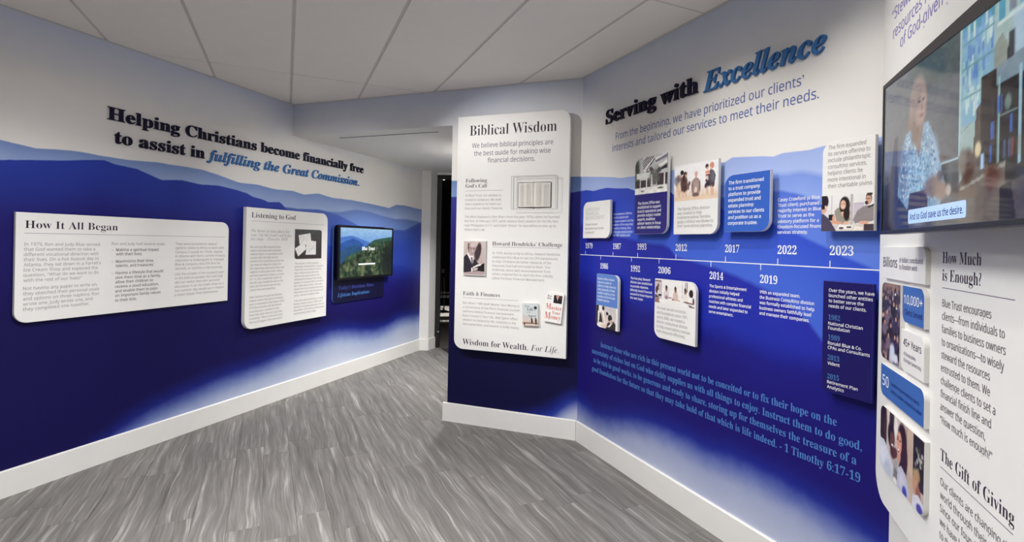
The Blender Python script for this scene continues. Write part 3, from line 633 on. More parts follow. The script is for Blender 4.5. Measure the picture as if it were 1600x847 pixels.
pc.poly([(.13, .80), (.56, .88), (.60, .55), (.60, .48), (.17, .50)], (226, 224, 220)); pc.poly([(.01, .35), (.36, .60), (.40, .32), (.13, .09)], (232, 230, 226)); pc.poly([(.41, .55), (.58, .62), (.78, .60), (.78, .14), (.40, .13)], (228, 226, 222))
for y in (.42, .33): pc.rect(.41, y, .77, y + .012, (206, 204, 200))
pc.poly([(.5, .24), (.66, .40), (.68, .39), (.52, .23)], (176, 176, 174)); pc.noise(7, 20)
picture(t, pc, *q(-.0166, 1.4363), *q(.3731, 1.7485), .0012, .028, 'tr bl')

# 3. small screen with its midnight-blue board
t, q, W, Hh = board('caption_panel', 'L', .02, .018, (.6132, .9056, 1.5981, 1.8239), .06, 'tl bl', 'midnight blue board behind the small landscape screen, captioned in blue lettering', 'panel', 'panel_deep', gap=False, edge='card_steel')
text(t, 'Today’s Decisions Have', 'ST', *q(.713, 1.055), .045, .66, 'dim'); text(t, 'Lifetime Implications', 'SI', *q(.695, .972), .045, .60, 'verse')
def screen(name, w, off, rect, thick, bez, label, pic, scr, wedge=0.0, gapto=0.0205):
    x0, y0, x1, y1 = rect; t = empty(name, frame(w, x0, y0, off), label, 'screen'); W, Hh = x1 - x0, y1 - y0
    mb = MB(); mb.prism(rrect(0, 0, W, Hh, .006, 'bl br tr tl', 3), -thick, -.004, cham=.004); link('housing', mb.mesh('housing'), M['black'], t)
    mb = MB(); mb.prism(rrect(W * .2, Hh * .15, W * .8, Hh * .8, .02, 'bl br tr tl', 3), -(off - gapto), -thick + .0005); link('wall_mount', mb.mesh('wall_mount'), M['black'], t)
    bl, bb, br, bt = bez
    for nm, pl in (('bezel', [(0, 0), (W, 0), (W - br, bb), (bl, bb)]), ('bezel', [(W, 0), (W, Hh), (W - br, Hh - bt - wedge), (W - br, bb)]), ('bezel', [(W, Hh), (0, Hh), (bl, Hh - bt), (W - br, Hh - bt - wedge)]), ('bezel', [(0, Hh), (0, 0), (bl, bb), (bl, Hh - bt)])):
        mb = MB(); mb.prism(pl, -.004, .001, cham=.0008); link(nm, mb.mesh(nm), M['bezel' if (wedge and pl[0] == (W, Hh)) else 'black'], t)
    picture(t, pic, bl, bb, W - br, Hh - bt, -.002, m=scr, name='display'); return t, W, Hh
pc = Pic(150, 92, (120, 170, 226)); pc.grad((96, 150, 226), (168, 206, 240), .55, 1.0)
pc.ridge([(0, .80), (.08, .82), (.2, .84), (.32, .80), (.45, .74), (.55, .70), (1, .7)], (74, 122, 206)); pc.ridge([(0, .68), (.12, .74), (.22, .78), (.34, .74), (.45, .60), (.5, .55), (1, .5)], (42, 90, 168)); pc.ridge([(0, .5), (.15, .62), (.3, .66), (.42, .56), (.48, .5), (1, .4)], (36, 84, 128))
pc.ridge([(0, .2), (.1, .40), (.25, .5), (.4, .56), (.5, .66), (.62, .76), (.78, .80), (1, .84)], (52, 92, 74)); pc.ridge([(0, .12), (.1, .30), (.2, .38), (.35, .42), (.5, .56), (.68, .62), (.85, .68), (1, .7)], (44, 76, 50)); 
for k in range(620):
    rx, ry = pc.rs.rand(), pc.rs.rand() * .74; top = np.interp(rx, [0, .1, .35, .5, .7, 1], [.22, .36, .48, .6, .7, .78])
    if ry < top: sz = .010 + .022 * (1 - ry); c = [(30, 52, 36), (62, 86, 52), (92, 108, 70), (20, 36, 26), (46, 70, 46), (112, 122, 84)][k % 6]; dk = 1 - .45 * max(0, rx - .7) / .3; pc.ell(rx, ry, sz, sz * 1.7, tuple(v * dk for v in c), .8)  # trees darken to the right: a screen reflection painted into the picture
pc.ell(.94, .30, .14, .34, (22, 34, 28), .9)  # dark blur at the right edge, part of the painted reflection
pc.noise(10, 30)
ts, W, Hh = screen('video_screen', 'L', .09, (.6187, 1.1778, 1.6923, 1.813), .035, (.028, .026, .028, .022), 'small wall screen showing misty forested mountains on the left wall', pc, 'screen_far')
text(ts, 'Blue Trust', 'SB', .42, .345, .045, .26, 'white', off=-.0008)
mb = MB(); mb.box(.36, .165, -.0018, .69, .183, -.0010); link('caption_bar', mb.mesh('caption_bar'), ink('white'), ts)

# 4. pillar board
t, q, W, Hh = board('text_panel', 'B', .10, .045, (1.9488, .696, 2.9762, 2.7645), .085, 'tr bl', 'tall white board headed Biblical Wisdom on the pillar, with books and a Bible case', 'panel')
tb = t
text(t, 'Biblical Wisdom', 'ST', *q(2.0654, 2.5913), .092, .796, 'dark')
for s, cx, z, Wd in (('We believe biblical principles are', 2.461, 2.482, .742), ('the best guide for making wise', 2.461, 2.412, .70), ('financial decisions.', 2.459, 2.3476, .433)): text(t, s, 's', *q(cx, z), .042, Wd, 'plum', 'c')
text(t, 'Following', 'ST', *q(2.0348, 2.1769), .034, .205, 'dark'); text(t, 'God’s Call', 'ST', *q(2.0348, 2.130), .034, .205, 'dark'); rule(t, q(2.0358, 0)[0], q(2.389, 0)[0], 2.1029 - .696)
block(t, ['At Blue Trust, our wisdom is', 'rooted in Scripture. We seek', 'God’s guidance for both our', 'lives and our clients’ finances.'], 's', q(2.0328, 0)[0], 2.0516 - .696, 1.9381 - .696, .0195, .362, 'grey')
block(t, ['The Bible displayed is Ron Blue’s from the year 1970s, when he founded', 'the firm. In February 1977, while seeking God’s wisdom for his life, Ron', 'read Philippians 3:7-11 and listed “things” he was willing to give up to', 'follow God’s call.'], 's', q(2.0308, 0)[0], 1.8631 - .696, 1.7496 - .696, .0195, .868, 'grey')
text(t, 'Howard Hendricks’ Challenge', 'ST', *q(2.3022, 1.6233), .034, .6256, 'dark'); rule(t, q(2.3022, 0)[0], q(2.91, 0)[0], 1.610 - .696)
block(t, ['In 1979, during a trip to Africa, Howard Hendricks', 'challenged Ron Blue to use his CPA background', 'to help Christians be better stewards of the', 'resources God had entrusted to them. This', 'challenge, along with encouragement from', 'others, inspired Ron to start the firm, initially', 'called Christian Financial Management.'], 's', q(2.3042, 0)[0], 1.5483 - .696, 1.3293 - .696, .0195, .606, 'grey')
text(t, 'Faith & Finances', 'ST', *q(2.0298, 1.1763), .034, .3513, 'dark'); rule(t, q(2.0298, 0)[0], q(2.5518, 0)[0], 1.1536 - .696)
block(t, ['Ron Blue’s 1986 book Master Your Money is', 'a cornerstone of the firm’s financial counsel,', 'outlining biblical financial management.', 'Russ Crosson’s Your Life...Well Spent offers', 'wisdom on balancing life, investing in the', 'next generation, and leaving a Godly legacy.'], 's', q(2.0318, 0)[0], 1.0993 - .696, .9119 - .696, .0195, .537, 'grey')
text(t, 'Wisdom for Wealth.', 'ST', *q(2.0338, .7382), .052, .612, 'dark'); text(t, 'For Life.', 'i', *q(2.672, .7382), .052, .243, 'dark')

def box_card(name, w, off, back, rect, rz, label, cat, edge='panel_edge', m='panel_white', group=None):
    """small block fixed to a board; front face at off, back at back"""
    x0, y0, x1, y1 = rect; W, Hh = x1 - x0, y1 - y0
    t = empty(name, frame(w, x0 + W / 2, y0, off) @ Matrix.Rotation(math.radians(rz), 4, 'Z'), label, cat, group)
    mb = MB(); mb.prism([(-W / 2, 0), (W / 2, 0), (W / 2, Hh), (-W / 2, Hh)], -(off - back), 0, 0, cham=.001, side_mi=1); return t, mb, W, Hh
t, mb, W, Hh = box_card('portrait_print', 'B', .122, .1004, (2.0362, 1.3558, 2.2476, 1.6614), 0, 'raised sepia portrait print of a suited man with an open book, on the pillar board', 'photo')
link('backing', mb.mesh('backing'), [M['panel_white'], M['panel_edge']], t)
pc = Pic(90, 130, (200, 184, 178)); pc.grad((176, 156, 152), (204, 188, 182)); pc.ell(.70, .72, .115, .24, (58, 46, 50), .35, -12); pc.ell(.62, .62, .12, .20, (64, 52, 56), .35)
pc.poly([(0, .06), (0, .52), (.14, .62), (.30, .50), (.40, .30), (.46, .46), (.56, .46), (.78, .26), (.66, .12), (.40, .08)], (46, 38, 48)); pc.poly([(.14, .64), (.20, .66), (.30, .56), (.46, .56), (.46, .40), (.42, .30), (.34, .40)], (236, 230, 228)); pc.poly([(.34, .52), (.41, .53), (.44, .40), (.42, .24), (.38, .36)], (92, 80, 88))
pc.ell(.40, .80, .165, .18, (176, 154, 150), .22); pc.ell(.42, .90, .13, .075, (206, 188, 184), .5); pc.ell(.22, .82, .035, .10, (92, 78, 78), .5); pc.ell(.23, .92, .05, .03, (110, 94, 94), .6); pc.ell(.25, .70, .03, .05, (150, 128, 124), .5)
pc.ell(.33, .795, .055, .010, (96, 80, 80), .6); pc.ell(.47, .785, .050, .010, (96, 80, 80), .6); pc.ell(.35, .765, .03, .012, (126, 104, 104), .8); pc.ell(.48, .755, .03, .012, (126, 104, 104), .8); pc.ell(.42, .735, .022, .035, (196, 176, 170), .6); pc.ell(.41, .672, .065, .020, (112, 88, 90), .5, 6); pc.ell(.41, .676, .045, .010, (238, 230, 226), .5, 6); pc.ell(.38, .62, .09, .03, (168, 146, 142), .8)
pc.poly([(.44, .20), (.98, .36), (.99, .10), (.60, .12)], (26, 22, 28)); pc.poly([(.44, .23), (.66, .31), (.86, .34), (.80, .28), (.60, .24), (.46, .19)], (232, 224, 222)); pc.ell(.56, .165, .13, .045, (196, 174, 168), .4, 12); pc.rect(.37, .085, .43, .21, (238, 234, 232)); pc.poly([(0, 0), (0, .05), (.4, .10), (1, .10), (1, 0)], (174, 156, 154)); pc.noise(6, 26)
picture(t, pc, -W / 2 + .004, .006, W / 2 - .004, Hh - .006, .0006)
# books
def book(rect, rz, label, pic, lines):
    t, mb, W, Hh = box_card('book', 'B', .124, .1004, rect, rz, label, 'book')
    mb2 = MB(); mb2.box(-W / 2 + .002, .002, -.0215, W / 2 - .003, Hh - .002, -.002); link('pages', mb2.mesh('pages'), M['page_edge'], t)
    mb3 = MB(); mb3.box(-W / 2, 0, -.002, W / 2, Hh, 0); mb3.box(-W / 2, 0, -.0235, W / 2, Hh, -.0216); mb3.box(-W / 2, 0, -.0216, -W / 2 + .002, Hh, -.002); link('cover', mb3.mesh('cover'), M['panel_white'], t)
    picture(t, pic, -W / 2, 0, W / 2, Hh, .0006, name='cover_print')
    for s, st, x, y, cap, Wd, c in lines: text(t, s, st, x * W, y * Hh, cap * Hh, Wd * W, c, 'c', off=.0012)
pc = Pic(60, 84, (206, 210, 208)); pc.grad((214, 180, 158), (206, 212, 212), .1, .40); pc.ridge([(0, .08), (1, .10)], (212, 190, 176)); pc.rect(.0, .10, 1, .14, (34, 22, 22)); pc.rect(.10, .02, .16, .12, (34, 22, 22)); pc.rect(.84, .06, .90, .14, (34, 22, 22)); pc.ell(.2, .38, .3, .10, (206, 196, 190), .8)
for x in (.58, .84): pc.ell(x, .335, .035, .035, (40, 28, 26)); pc.ell(x + .02, .23, .055, .10, (40, 26, 26)); pc.rect(x + .04, .13, x + .07, .25, (40, 26, 26))
pc.ell(.84, .80, .10, .07, (44, 50, 60))
book((2.6021, .952, 2.7399, 1.1425), 2, 'smaller pale book with two seated silhouettes on its cover, left on the pillar board', pc, [('Your', 'ST', -.20, .83, .08, .34, 'greyd'), ('Life...', 'ST', .08, .67, .13, .54, 'dark'), ('Well', 'ST', -.1, .57, .05, .24, 'greyd'), ('Spent', 'ST', .14, .40, .09, .50, 'dark')])
pc = Pic(66, 96, (240, 238, 234)); pc.rect(.42, .67, .92, .94, (36, 26, 32)); pc.ell(.64, .90, .09, .06, (196, 150, 132), .4); pc.poly([(.60, .86), (.68, .86), (.66, .76)], (206, 196, 196)); pc.ell(.84, .88, .06, .05, (90, 60, 54), .5); pc.noise(4, 20)
book((2.787, .994, 2.934, 1.2376), -6, 'larger tilted white book with red title lettering, right on the pillar board', pc, [('Ron', 'ST', -.33, .86, .06, .24, 'dark'), ('Blue', 'ST', -.33, .78, .06, .24, 'dark'), ('M', 'ST', -.33, .44, .20, .30, 'red'), ('aster', 'ST', .15, .44, .14, .62, 'red'), ('Your', 'ST', .16, .29, .11, .5, 'red'), ('M', 'ST', -.32, .10, .24, .34, 'red'), ('oney', 'ST', .16, .12, .15, .60, 'red')])
# acrylic case with the open Bible
x0, y0, x1, y1 = 2.4906, 1.9345, 2.8769, 2.214; W, Hh = x1 - x0, y1 - y0
t = empty('display_case', frame('B', x0, y0, .1006), 'clear acrylic case fixed to the pillar board over an open Bible', 'display case')
d = .058; e = .005
for bx in ((0, 0, d - e, W, Hh, d), (0, 0, 0.0005, W, e, d - e), (0, Hh - e, 0.0005, W, Hh, d - e), (0, e, 0.0005, e, Hh - e, d - e), (W - e, e, 0.0005, W, Hh - e, d - e)):
    mb = MB(); mb.box(*bx); link('clear_panel', mb.mesh('clear_panel'), M['acrylic'], t)
fr = .0022
for bx in ((0, Hh, d - fr, W, Hh + fr, d), (0, -fr, d - fr, W, 0, d), (-fr, -fr, d - fr, 0, Hh + fr, d), (W, -fr, d - fr, W + fr, Hh + fr, d), (0, Hh, 0, W, Hh + fr, fr), (-fr, 0, 0, 0, Hh, fr), (W, 0, 0, W + fr, Hh, fr)):
    mb = MB(); mb.box(*bx); link('polished_edge', mb.mesh('polished_edge'), M['acrylic_edge'], t)
bx0, by0, bx1, by1 = 2.5288, 1.9494, 2.8267, 2.166; W, Hh = bx1 - bx0, by1 - by0
t = empty('bible', frame('B', bx0 + W / 2, by0, .1016), 'open Bible with black leather cover inside the clear case on the pillar board', 'book')
mb = MB(); mb.prism(rrect(-W / 2, 0, W / 2, Hh, .008, 'bl br tr tl', 4), 0, .004, cham=.001); link('cover', mb.mesh('cover'), M['leather'], t)
for s in (-1, 1):
    n = 14; vs = []; fs = []
    for i in range(n + 1):
        a = i / n; x = s * a * (W / 2 - .006); z = .006 + .016 * math.sin(math.pi * min(1, a * 1.05) ** 0.55) * (1 - .5 * a) + .002
        for y in (.006, Hh - .006): vs += [(x, y, .0042), (x, y, z)]
    for i in range(n):
        b0 = i * 4; c0 = b0 + 4; fs += [(b0 + 1, c0 + 1, c0 + 3, b0 + 3), (b0, c0, c0 + 1, b0 + 1), (b0 + 2, b0 + 3, c0 + 3, c0 + 2)]
    fs.append((n * 4, n * 4 + 2, n * 4 + 3, n * 4 + 1))
    mb = MB(); mb.add(vs, fs); link('page_block', mb.mesh('page_block'), M['page_edge'], t)
    for cx in (.30, .72):
        rr = random.Random(5 + s)
        mb = MB()
        for k in range(17):
            y = Hh * (.9 - k * .05); x = s * cx * W / 2; wd = W * .085
            a0 = min(abs(x - wd), abs(x + wd)) / (W / 2); z = .027
            mb.box(x - wd, y, z - .0006, x + wd * (0.5 + .5 * rr.random()), y + .0035, z)
        link('text_column', mb.mesh('text_column'), ink('tgrey'), t)
mb = MB(); mb.box(-.003, -.012, .002, .001, .01, .004); link('ribbon', mb.mesh('ribbon'), M['leather'], t)

# 5. timeline cards on the right wall
OFF, TH = .05, .02
def card(rect, r, corners, label, m='panel_white', edge='panel_edge'):
    return board('timeline_card', 'R', OFF, TH, rect, r, corners, label, 'panel', m, edge=edge, group='timeline cards on the right wall')
t, q, W, Hh = card((.1143, 1.698, .4807, 1.9874), .06, 'tl br', 'small white card above the year 1979, with pale engraved lettering')
block(t, ['CHRISTIAN', 'FINANCIAL', 'MANAGEMENT'], 's', q(.150, 0)[0], 1.912 - 1.698, 1.845 - 1.698, .028, .26, 'lgrey')
block(t, ['Christian Financial', 'Management was founded', 'in Atlanta, GA.'], 's', q(.145, 0)[0], 1.800 - 1.698, 1.736 - 1.698, .0165, .255, 'grey')
t, q, W, Hh = card((.7689, 1.7263, 1.0956, 2.247), .06, 'tl br', 'dark blue card above 1993 with a black and white photograph of an office building', 'panel_navy')
pc = Pic(84, 66, (206, 204, 198)); pc.grad((214, 212, 206), (196, 198, 196)); 
for k in range(60): pc.ell(pc.rs.rand() * .5 + .3, pc.rs.rand() * .5 + .2, .05, .05, [(120, 122, 116), (236, 234, 228), (70, 68, 68), (180, 178, 172)][k % 4], .6)
pc.ell(.02, .70, .12, .30, (70, 74, 70), .6); pc.ell(.08, .48, .12, .12, (96, 98, 92), .6)
pc.poly([(.26, .62), (.26, 1), (.62, 1), (.62, .93), (.42, .62)], (238, 234, 232))
for k in range(5): pc.poly([(.27 + .0 * k, .63 + .085 * k - .02), (.27, .66 + .085 * k), (.38 + .05 * k, .99), (.42 + .06 * k, .99)] if False else [(.26, .66 + .07 * k), (.26, .70 + .07 * k), (.26 + .33 - .07 * k, 1.0), (.30 + .33 - .07 * k, 1.0)] if k < 4 else [(.34, .62), (.38, .62), (.62, .9), (.62, .95)], (58, 40, 56))
pc.poly([(.64, .86), (1, 1), (1, .90), (.64, .80)], (128, 124, 142)); pc.poly([(.64, .92), (.9, 1), (1, 1), (1, .99), (.64, .86)], (238, 236, 236)); pc.poly([(.72, .72), (1, .84), (1, .78), (.78, .66)], (236, 234, 234)); pc.poly([(.8, .64), (1, .74), (1, .62), (.8, .58)], (56, 48, 56))
pc.rect(.05, .42, .50, .58, (232, 232, 228)); pc.rect(0, .18, .5, .38, (74, 70, 68)); pc.rect(.7, .20, 1, .5, (66, 54, 60)); pc.ell(.62, .42, .14, .18, (110, 110, 104), .8)
for x in (.16, .36, .52, .90): pc.rect(x, .14, x + .03, .5, (236, 234, 230))
pc.rect(0, 0, 1, .17, (238, 236, 230)); pc.ell(.25, .08, .06, .02, (140, 134, 126)); pc.ell(.8, .12, .1, .02, (90, 84, 80)); pc.noise(16, 22)
picture(t, pc, 0, 1.9975 - 1.7263, W - .004, Hh, .0004, .06, 'tl')
block(t, ['The Home Office was', 'established to support', 'branch operations and', 'provide subject matter', 'experts, enabling', 'advisor teams to focus', 'on client relationships.'], 'b', q(.803, 0)[0], 1.9269 - 1.7263, 1.7627 - 1.7263, .0185, .236, 'white')
t, q, W, Hh = card((1.156, 1.7203, 1.5057, 2.1501), .06, 'br', 'white card above 2012 with a photograph of a family walking on a beach')
pc = Pic(120, 76, (240, 238, 236)); pc.grad((226, 200, 172), (240, 238, 236), .06, .42); pc.noise(5, 9)
pc.ell(.08, .50, .06, .20, (150, 140, 144), .5, 18); pc.ell(.13, .62, .07, .12, (116, 102, 112), .5, 20); pc.ell(.12, .34, .07, .16, (228, 190, 166), .6); pc.ell(.155, .70, .03, .05, (206, 150, 134), .5); pc.ell(.19, .80, .042, .065, (36, 26, 28), .3); pc.ell(.155, .44, .035, .14, (236, 214, 198), .6)
pc.ell(.24, .50, .085, .20, (92, 66, 60), .4); pc.ell(.25, .33, .075, .10, (76, 52, 48), .5); pc.ell(.27, .74, .042, .07, (60, 40, 38), .35); pc.ell(.285, .71, .022, .04, (212, 160, 142), .5); pc.ell(.23, .62, .025, .10, (60, 42, 42), .5); pc.poly([(.31, .50), (.39, .40), (.36, .28), (.31, .34)], (128, 96, 90)); pc.ell(.37, .43, .028, .10, (96, 70, 66), .5); pc.ell(.385, .34, .02, .10, (238, 226, 218), .5)
for x in (.13, .22, .29): pc.ell(x, .18, .022, .10, (222, 184, 160), .6)
pc.poly([(.43, .50), (.47, .58), (.52, .61), (.58, .58), (.615, .48), (.60, .14), (.44, .14)], (160, 134, 130)); pc.ell(.525, .40, .07, .16, (176, 150, 144), .6); pc.ell(.52, .27, .035, .08, (226, 206, 188), .6); pc.ell(.52, .13, .075, .06, (116, 92, 88), .4); pc.ell(.525, .715, .034, .068, (214, 168, 152), .4); pc.rect(.505, .59, .545, .67, (206, 158, 142)); pc.ell(.44, .36, .018, .16, (132, 106, 104), .5); pc.ell(.61, .36, .018, .16, (132, 106, 104), .5)
pc.ell(.80, .62, .05, .10, (86, 82, 94), .5); pc.poly([(.80, .72), (.86, .78), (.92, .72), (.955, .60), (.93, .36), (.80, .34), (.76, .44)], (84, 82, 92)); pc.ell(.89, .58, .035, .14, (112, 110, 120), .7); pc.ell(.78, .38, .05, .10, (56, 46, 56), .5, -20); pc.ell(.88, .36, .05, .07, (84, 66, 68), .5)
pc.ell(.872, .875, .046, .085, (208, 140, 118), .3); pc.ell(.85, .80, .02, .04, (228, 190, 176), .5); pc.ell(.765, .87, .036, .062, (70, 48, 46), .35); pc.ell(.775, .82, .022, .04, (222, 170, 152), .5); pc.ell(.78, .70, .05, .055, (226, 150, 118), .4); pc.rect(.74, .615, .83, .645, (120, 30, 38)); pc.rect(.74, .655, .83, .675, (250, 240, 236)); pc.ell(.77, .55, .03, .07, (232, 204, 190), .5); pc.ell(.755, .49, .02, .035, (96, 40, 44), .5)
for x, y in ((.78, .22), (.87, .22), (.90, .16)): pc.ell(x, y, .022, .12, (220, 180, 156), .5)
pc.ell(.5, .04, .5, .05, (232, 204, 176), .9); pc.noise(5, 30)
picture(t, pc, 0, 1.9269 - 1.7203, W - .003, Hh - .006, .0004)
block(t, ['The Family Office division', 'was created to help', 'multigenerational families', 'apply a biblical worldview to', 'their generational planning.'], 's', q(1.188, 0)[0], 1.8675 - 1.7203, 1.7637 - 1.7203, .0185, .286, 'grey')
t, q, W, Hh = card((1.5532, 1.7312, 1.8404, 2.0445), .06, 'tl br', 'bright blue card with white text above the year 2017', 'panel_blue')
block(t, ['The firm transitioned', 'to a trust company', 'platform to provide', 'expanded trust and', 'estate planning', 'services to our clients', 'and position us as a', 'corporate trustee.'], 'b', q(1.580, 0)[0], 1.9922 - 1.7312, 1.7706 - 1.7312, .0185, .228, 'white')
t, q, W, Hh = card((2.1101, 1.7278, 2.335, 2.1308), .05, 'tl', 'white card above 2023 with a photograph of people meeting at a table')
pc = Pic(100, 60, (222, 218, 216)); pc.grad((214, 210, 208), (232, 230, 228)); pc.rect(.20, .2, .22, 1, (200, 196, 194)); pc.rect(.57, .15, .62, 1, (186, 178, 176)); pc.rect(.63, .3, .82, .75, (198, 188, 200)); pc.rect(.63, .73, .82, .745, (150, 140, 152)); pc.rect(.15, .3, .26, .47, (30, 22, 30))
pc.poly([(.30, .30), (.26, .55), (.32, .64), (.44, .66), (.55, .58), (.57, .30), (.5, .2), (.3, .2)], (150, 144, 132)); pc.ell(.46, .70, .10, .24, (34, 24, 24), .2); pc.ell(.50, .50, .06, .22, (40, 28, 26), .3); pc.ell(.43, .72, .055, .13, (222, 176, 152)); pc.ell(.43, .66, .025, .012, (244, 230, 224)); pc.ell(.40, .75, .012, .012, (50, 34, 32)); pc.ell(.455, .75, .012, .012, (50, 34, 32)); pc.poly([(.38, .52), (.42, .40), (.45, .54)], (218, 172, 148)); pc.ell(.30, .24, .12, .05, (216, 160, 132), .3, -8); pc.ell(.50, .22, .06, .04, (226, 178, 152)); pc.ell(.25, .34, .03, .12, (214, 160, 134), .3)
pc.poly([(.62, .30), (.70, .54), (.82, .66), (1, .68), (1, .26), (.66, .2)], (140, 132, 132)); pc.ell(.905, .86, .055, .16, (96, 72, 66)); pc.ell(.90, .82, .05, .13, (206, 160, 140)); pc.ell(.865, .74, .03, .05, (62, 44, 42)); pc.rect(.85, .84, .93, .855, (44, 34, 36)); pc.ell(.92, .97, .05, .05, (74, 54, 46)); pc.poly([(.88, .62), (1, .72), (1, .66), (.9, .60)], (40, 34, 40)); pc.ell(.82, .22, .09, .05, (214, 166, 142))
pc.rect(0, 0, 1, .17, (206, 198, 192)); pc.poly([(.3, .05), (.6, .04), (.64, .16), (.36, .17)], (240, 234, 228)); pc.poly([(.62, .02), (.8, .02), (.8, .1), (.66, .14)], (236, 226, 214)); pc.ell(.40, .08, .05, .03, (70, 64, 68)); pc.ell(.55, .10, .05, .03, (84, 78, 82)); pc.rect(.82, 0, 1, .18, (66, 54, 62))
pc.poly([(0, 0), (0, .50), (.05, .48), (.15, .36), (.22, .20), (.30, 0)], (74, 68, 90)); pc.rect(0, .5, .05, .62, (214, 168, 150)); pc.ell(.06, .66, .05, .15, (218, 172, 152)); pc.ell(.03, .84, .11, .22, (34, 24, 32), .15); pc.ell(.085, .68, .02, .05, (230, 190, 170)); pc.noise(4, 14)
picture(t, pc, 0, 0, W, 1.888 - 1.7278, .0004)
block(t, ['The firm expanded', 'its service offering to', 'include philanthropic', 'consulting services,', 'helping clients be', 'more intentional in', 'their charitable giving.'], 's', q(2.1365, 0)[0], 2.096 - 1.7278, 1.9219 - 1.7278, .0185, .192, 'grey')
t, q, W, Hh = card((2.1246, 1.0059, 2.338, 1.5034), .03, 'bl', 'midnight blue card below the timeline at the far right, listing later firms', 'panel_dark_navy', edge='panel_navy')
block(t, ['Over the years, we have', 'launched other entities', 'to better serve the', 'needs of our clients.'], 's', q(2.1513, 0)[0], 1.4561 - 1.0059, 1.3859 - 1.0059, .0145, .192, 'white')
for s, z in (('1982', 1.331), ('1989', 1.2415), ('2013', 1.151), ('2015', 1.0664)): text(t, s, 'SB', *q(2.1513, z), .022, .052, 'yearblue')
for s, z, Wd in (('National Christian', 1.3075, .148), ('Foundation', 1.287, .094), ('Ronald Blue & Co.', 1.2195, .145), ('CPAs and Consultants', 1.199, .178), ('Vident', 1.1287, .054), ('Retirement Plan', 1.0447, .132), ('Analytics', 1.0229, .074)): text(t, s, 's', *q(2.1513, z), .0140, Wd, 'white')
t, q, W, Hh = card((.3226, 1.0156, .5988, 1.4227), .05, 'tr bl', 'narrow card below 1986, steel blue text block over a black and white photograph')
mb = MB(); mb.prism([(0, 1.182 - 1.0156), (W - .004, 1.182 - 1.0156)] + [(p[0] - .004 if p[0] > .1 else p[0], p[1]) for p in rrect(0, .1, W, Hh, .05, 'tr')[2:]], .0001, .0004); link('colour_field', mb.mesh('colour_field'), M['card_steel'], t)
pc = Pic(66, 46, (206, 196, 190)); pc.grad((220, 208, 200), (200, 194, 196)); pc.rect(0, .1, .16, 1, (34, 28, 34)); pc.rect(.10, .15, .20, .75, (232, 228, 224)); pc.ell(.22, .88, .08, .2, (236, 230, 226)); pc.poly([(.16, .2), (.2, .7), (.36, .5), (.36, .2)], (36, 32, 34)); pc.ell(.38, .90, .06, .10, (34, 24, 26)); pc.poly([(.26, .7), (.44, .8), (.50, .3), (.36, .2)], (206, 180, 172)); pc.poly([(.32, .76), (.40, .78), (.5, .15), (.46, .15)], (240, 236, 232)); pc.ell(.58, .68, .06, .08, (40, 28, 30)); pc.rect(.54, .2, .60, .62, (220, 200, 192)); pc.ell(.72, .50, .10, .16, (40, 24, 30)); pc.poly([(.5, .0), (.62, .30), (.9, .40), (1, .26), (1, 0)], (38, 36, 38)); pc.ell(.78, .34, .08, .10, (204, 168, 158)); pc.poly([(.6, .1), (.78, .28), (.80, .22), (.7, .1)], (236, 232, 228)); pc.ell(.28, .10, .22, .14, (238, 232, 226), .3); pc.ell(.42, .10, .16, .08, (222, 196, 182), .3); pc.noise(8, 14)
picture(t, pc, 0, 0, W - .022, 1.182 - 1.0156, .0004, .05, 'bl')
block(t, ['Branch offices began', 'opening closer to', 'clients to help them be', 'wise stewards of their', 'wealth, leading to the', 'creation of the Private', 'Wealth division.'], 's', q(.340, 0)[0], 1.379 - 1.0156, 1.2158 - 1.0156, .0165, .232, 'white')
t, q, W, Hh = card((.9928, 1.0509, 1.3542, 1.4324), .06, 'tr bl', 'white card below 2006 with a bright photograph of a meeting')
pc = Pic(92, 46, (236, 232, 228)); pc.rect(0, .2, .17, 1, (206, 188, 192)); pc.rect(0, .93, .17, .97, (70, 54, 62)); pc.rect(.17, .2, .185, .97, (170, 158, 160)); pc.rect(.70, .3, .72, 1, (206, 202, 200)); pc.rect(.77, .6, .79, 1, (110, 106, 110)); pc.rect(.81, .6, .83, 1, (120, 116, 120)); pc.rect(0, .0, .14, .2, (150, 118, 108)); pc.rect(0, .22, .1, .34, (84, 72, 76))
pc.ell(.06, .56, .045, .16, (70, 50, 58)); pc.ell(.09, .76, .02, .08, (50, 36, 38)); pc.poly([(.07, .3), (.08, .58), (.16, .44), (.18, .28)], (224, 212, 214)); pc.ell(.14, .34, .05, .05, (44, 40, 44), .3, -40)
for x, hy, tp, sk in ((.31, .66, (216, 204, 206), (110, 80, 76)), (.54, .64, (214, 188, 176), (124, 82, 66)), (.78, .62, (232, 222, 216), (140, 90, 76))): pc.ell(x, hy - .27, .065, .2, tp, .2); pc.ell(x, hy, .028, .12, sk, .2); pc.ell(x - .004, hy + .07, .024, .07, (48, 34, 34), .2)
pc.ell(.31, .28, .04, .08, (150, 126, 140), .3); pc.ell(.915, .56, .05, .16, (44, 28, 34)); pc.ell(.92, .40, .03, .1, (60, 38, 42)); pc.poly([(.84, .2), (.88, .42), (.96, .42), (1, .2)], (238, 234, 232)); pc.ell(.97, .26, .02, .14, (84, 52, 54), .3); pc.ell(.86, .17, .12, .03, (110, 68, 64), .3, -10); pc.ell(.40, .28, .06, .02, (150, 104, 88), .4, 12); pc.ell(.60, .22, .06, .02, (196, 150, 132), .4, -20); pc.ell(.48, .22, .03, .04, (150, 120, 108), .3); pc.rect(.12, .05, .30, .16, (240, 236, 234)); pc.poly([(.84, .12), (.88, .02), (1, -.02), (1, .02)], (70, 58, 60)); pc.noise(5, 16)
picture(t, pc, .002, 1.278 - 1.0509, W - .008, Hh - .005, .0004, .056, 'tr')
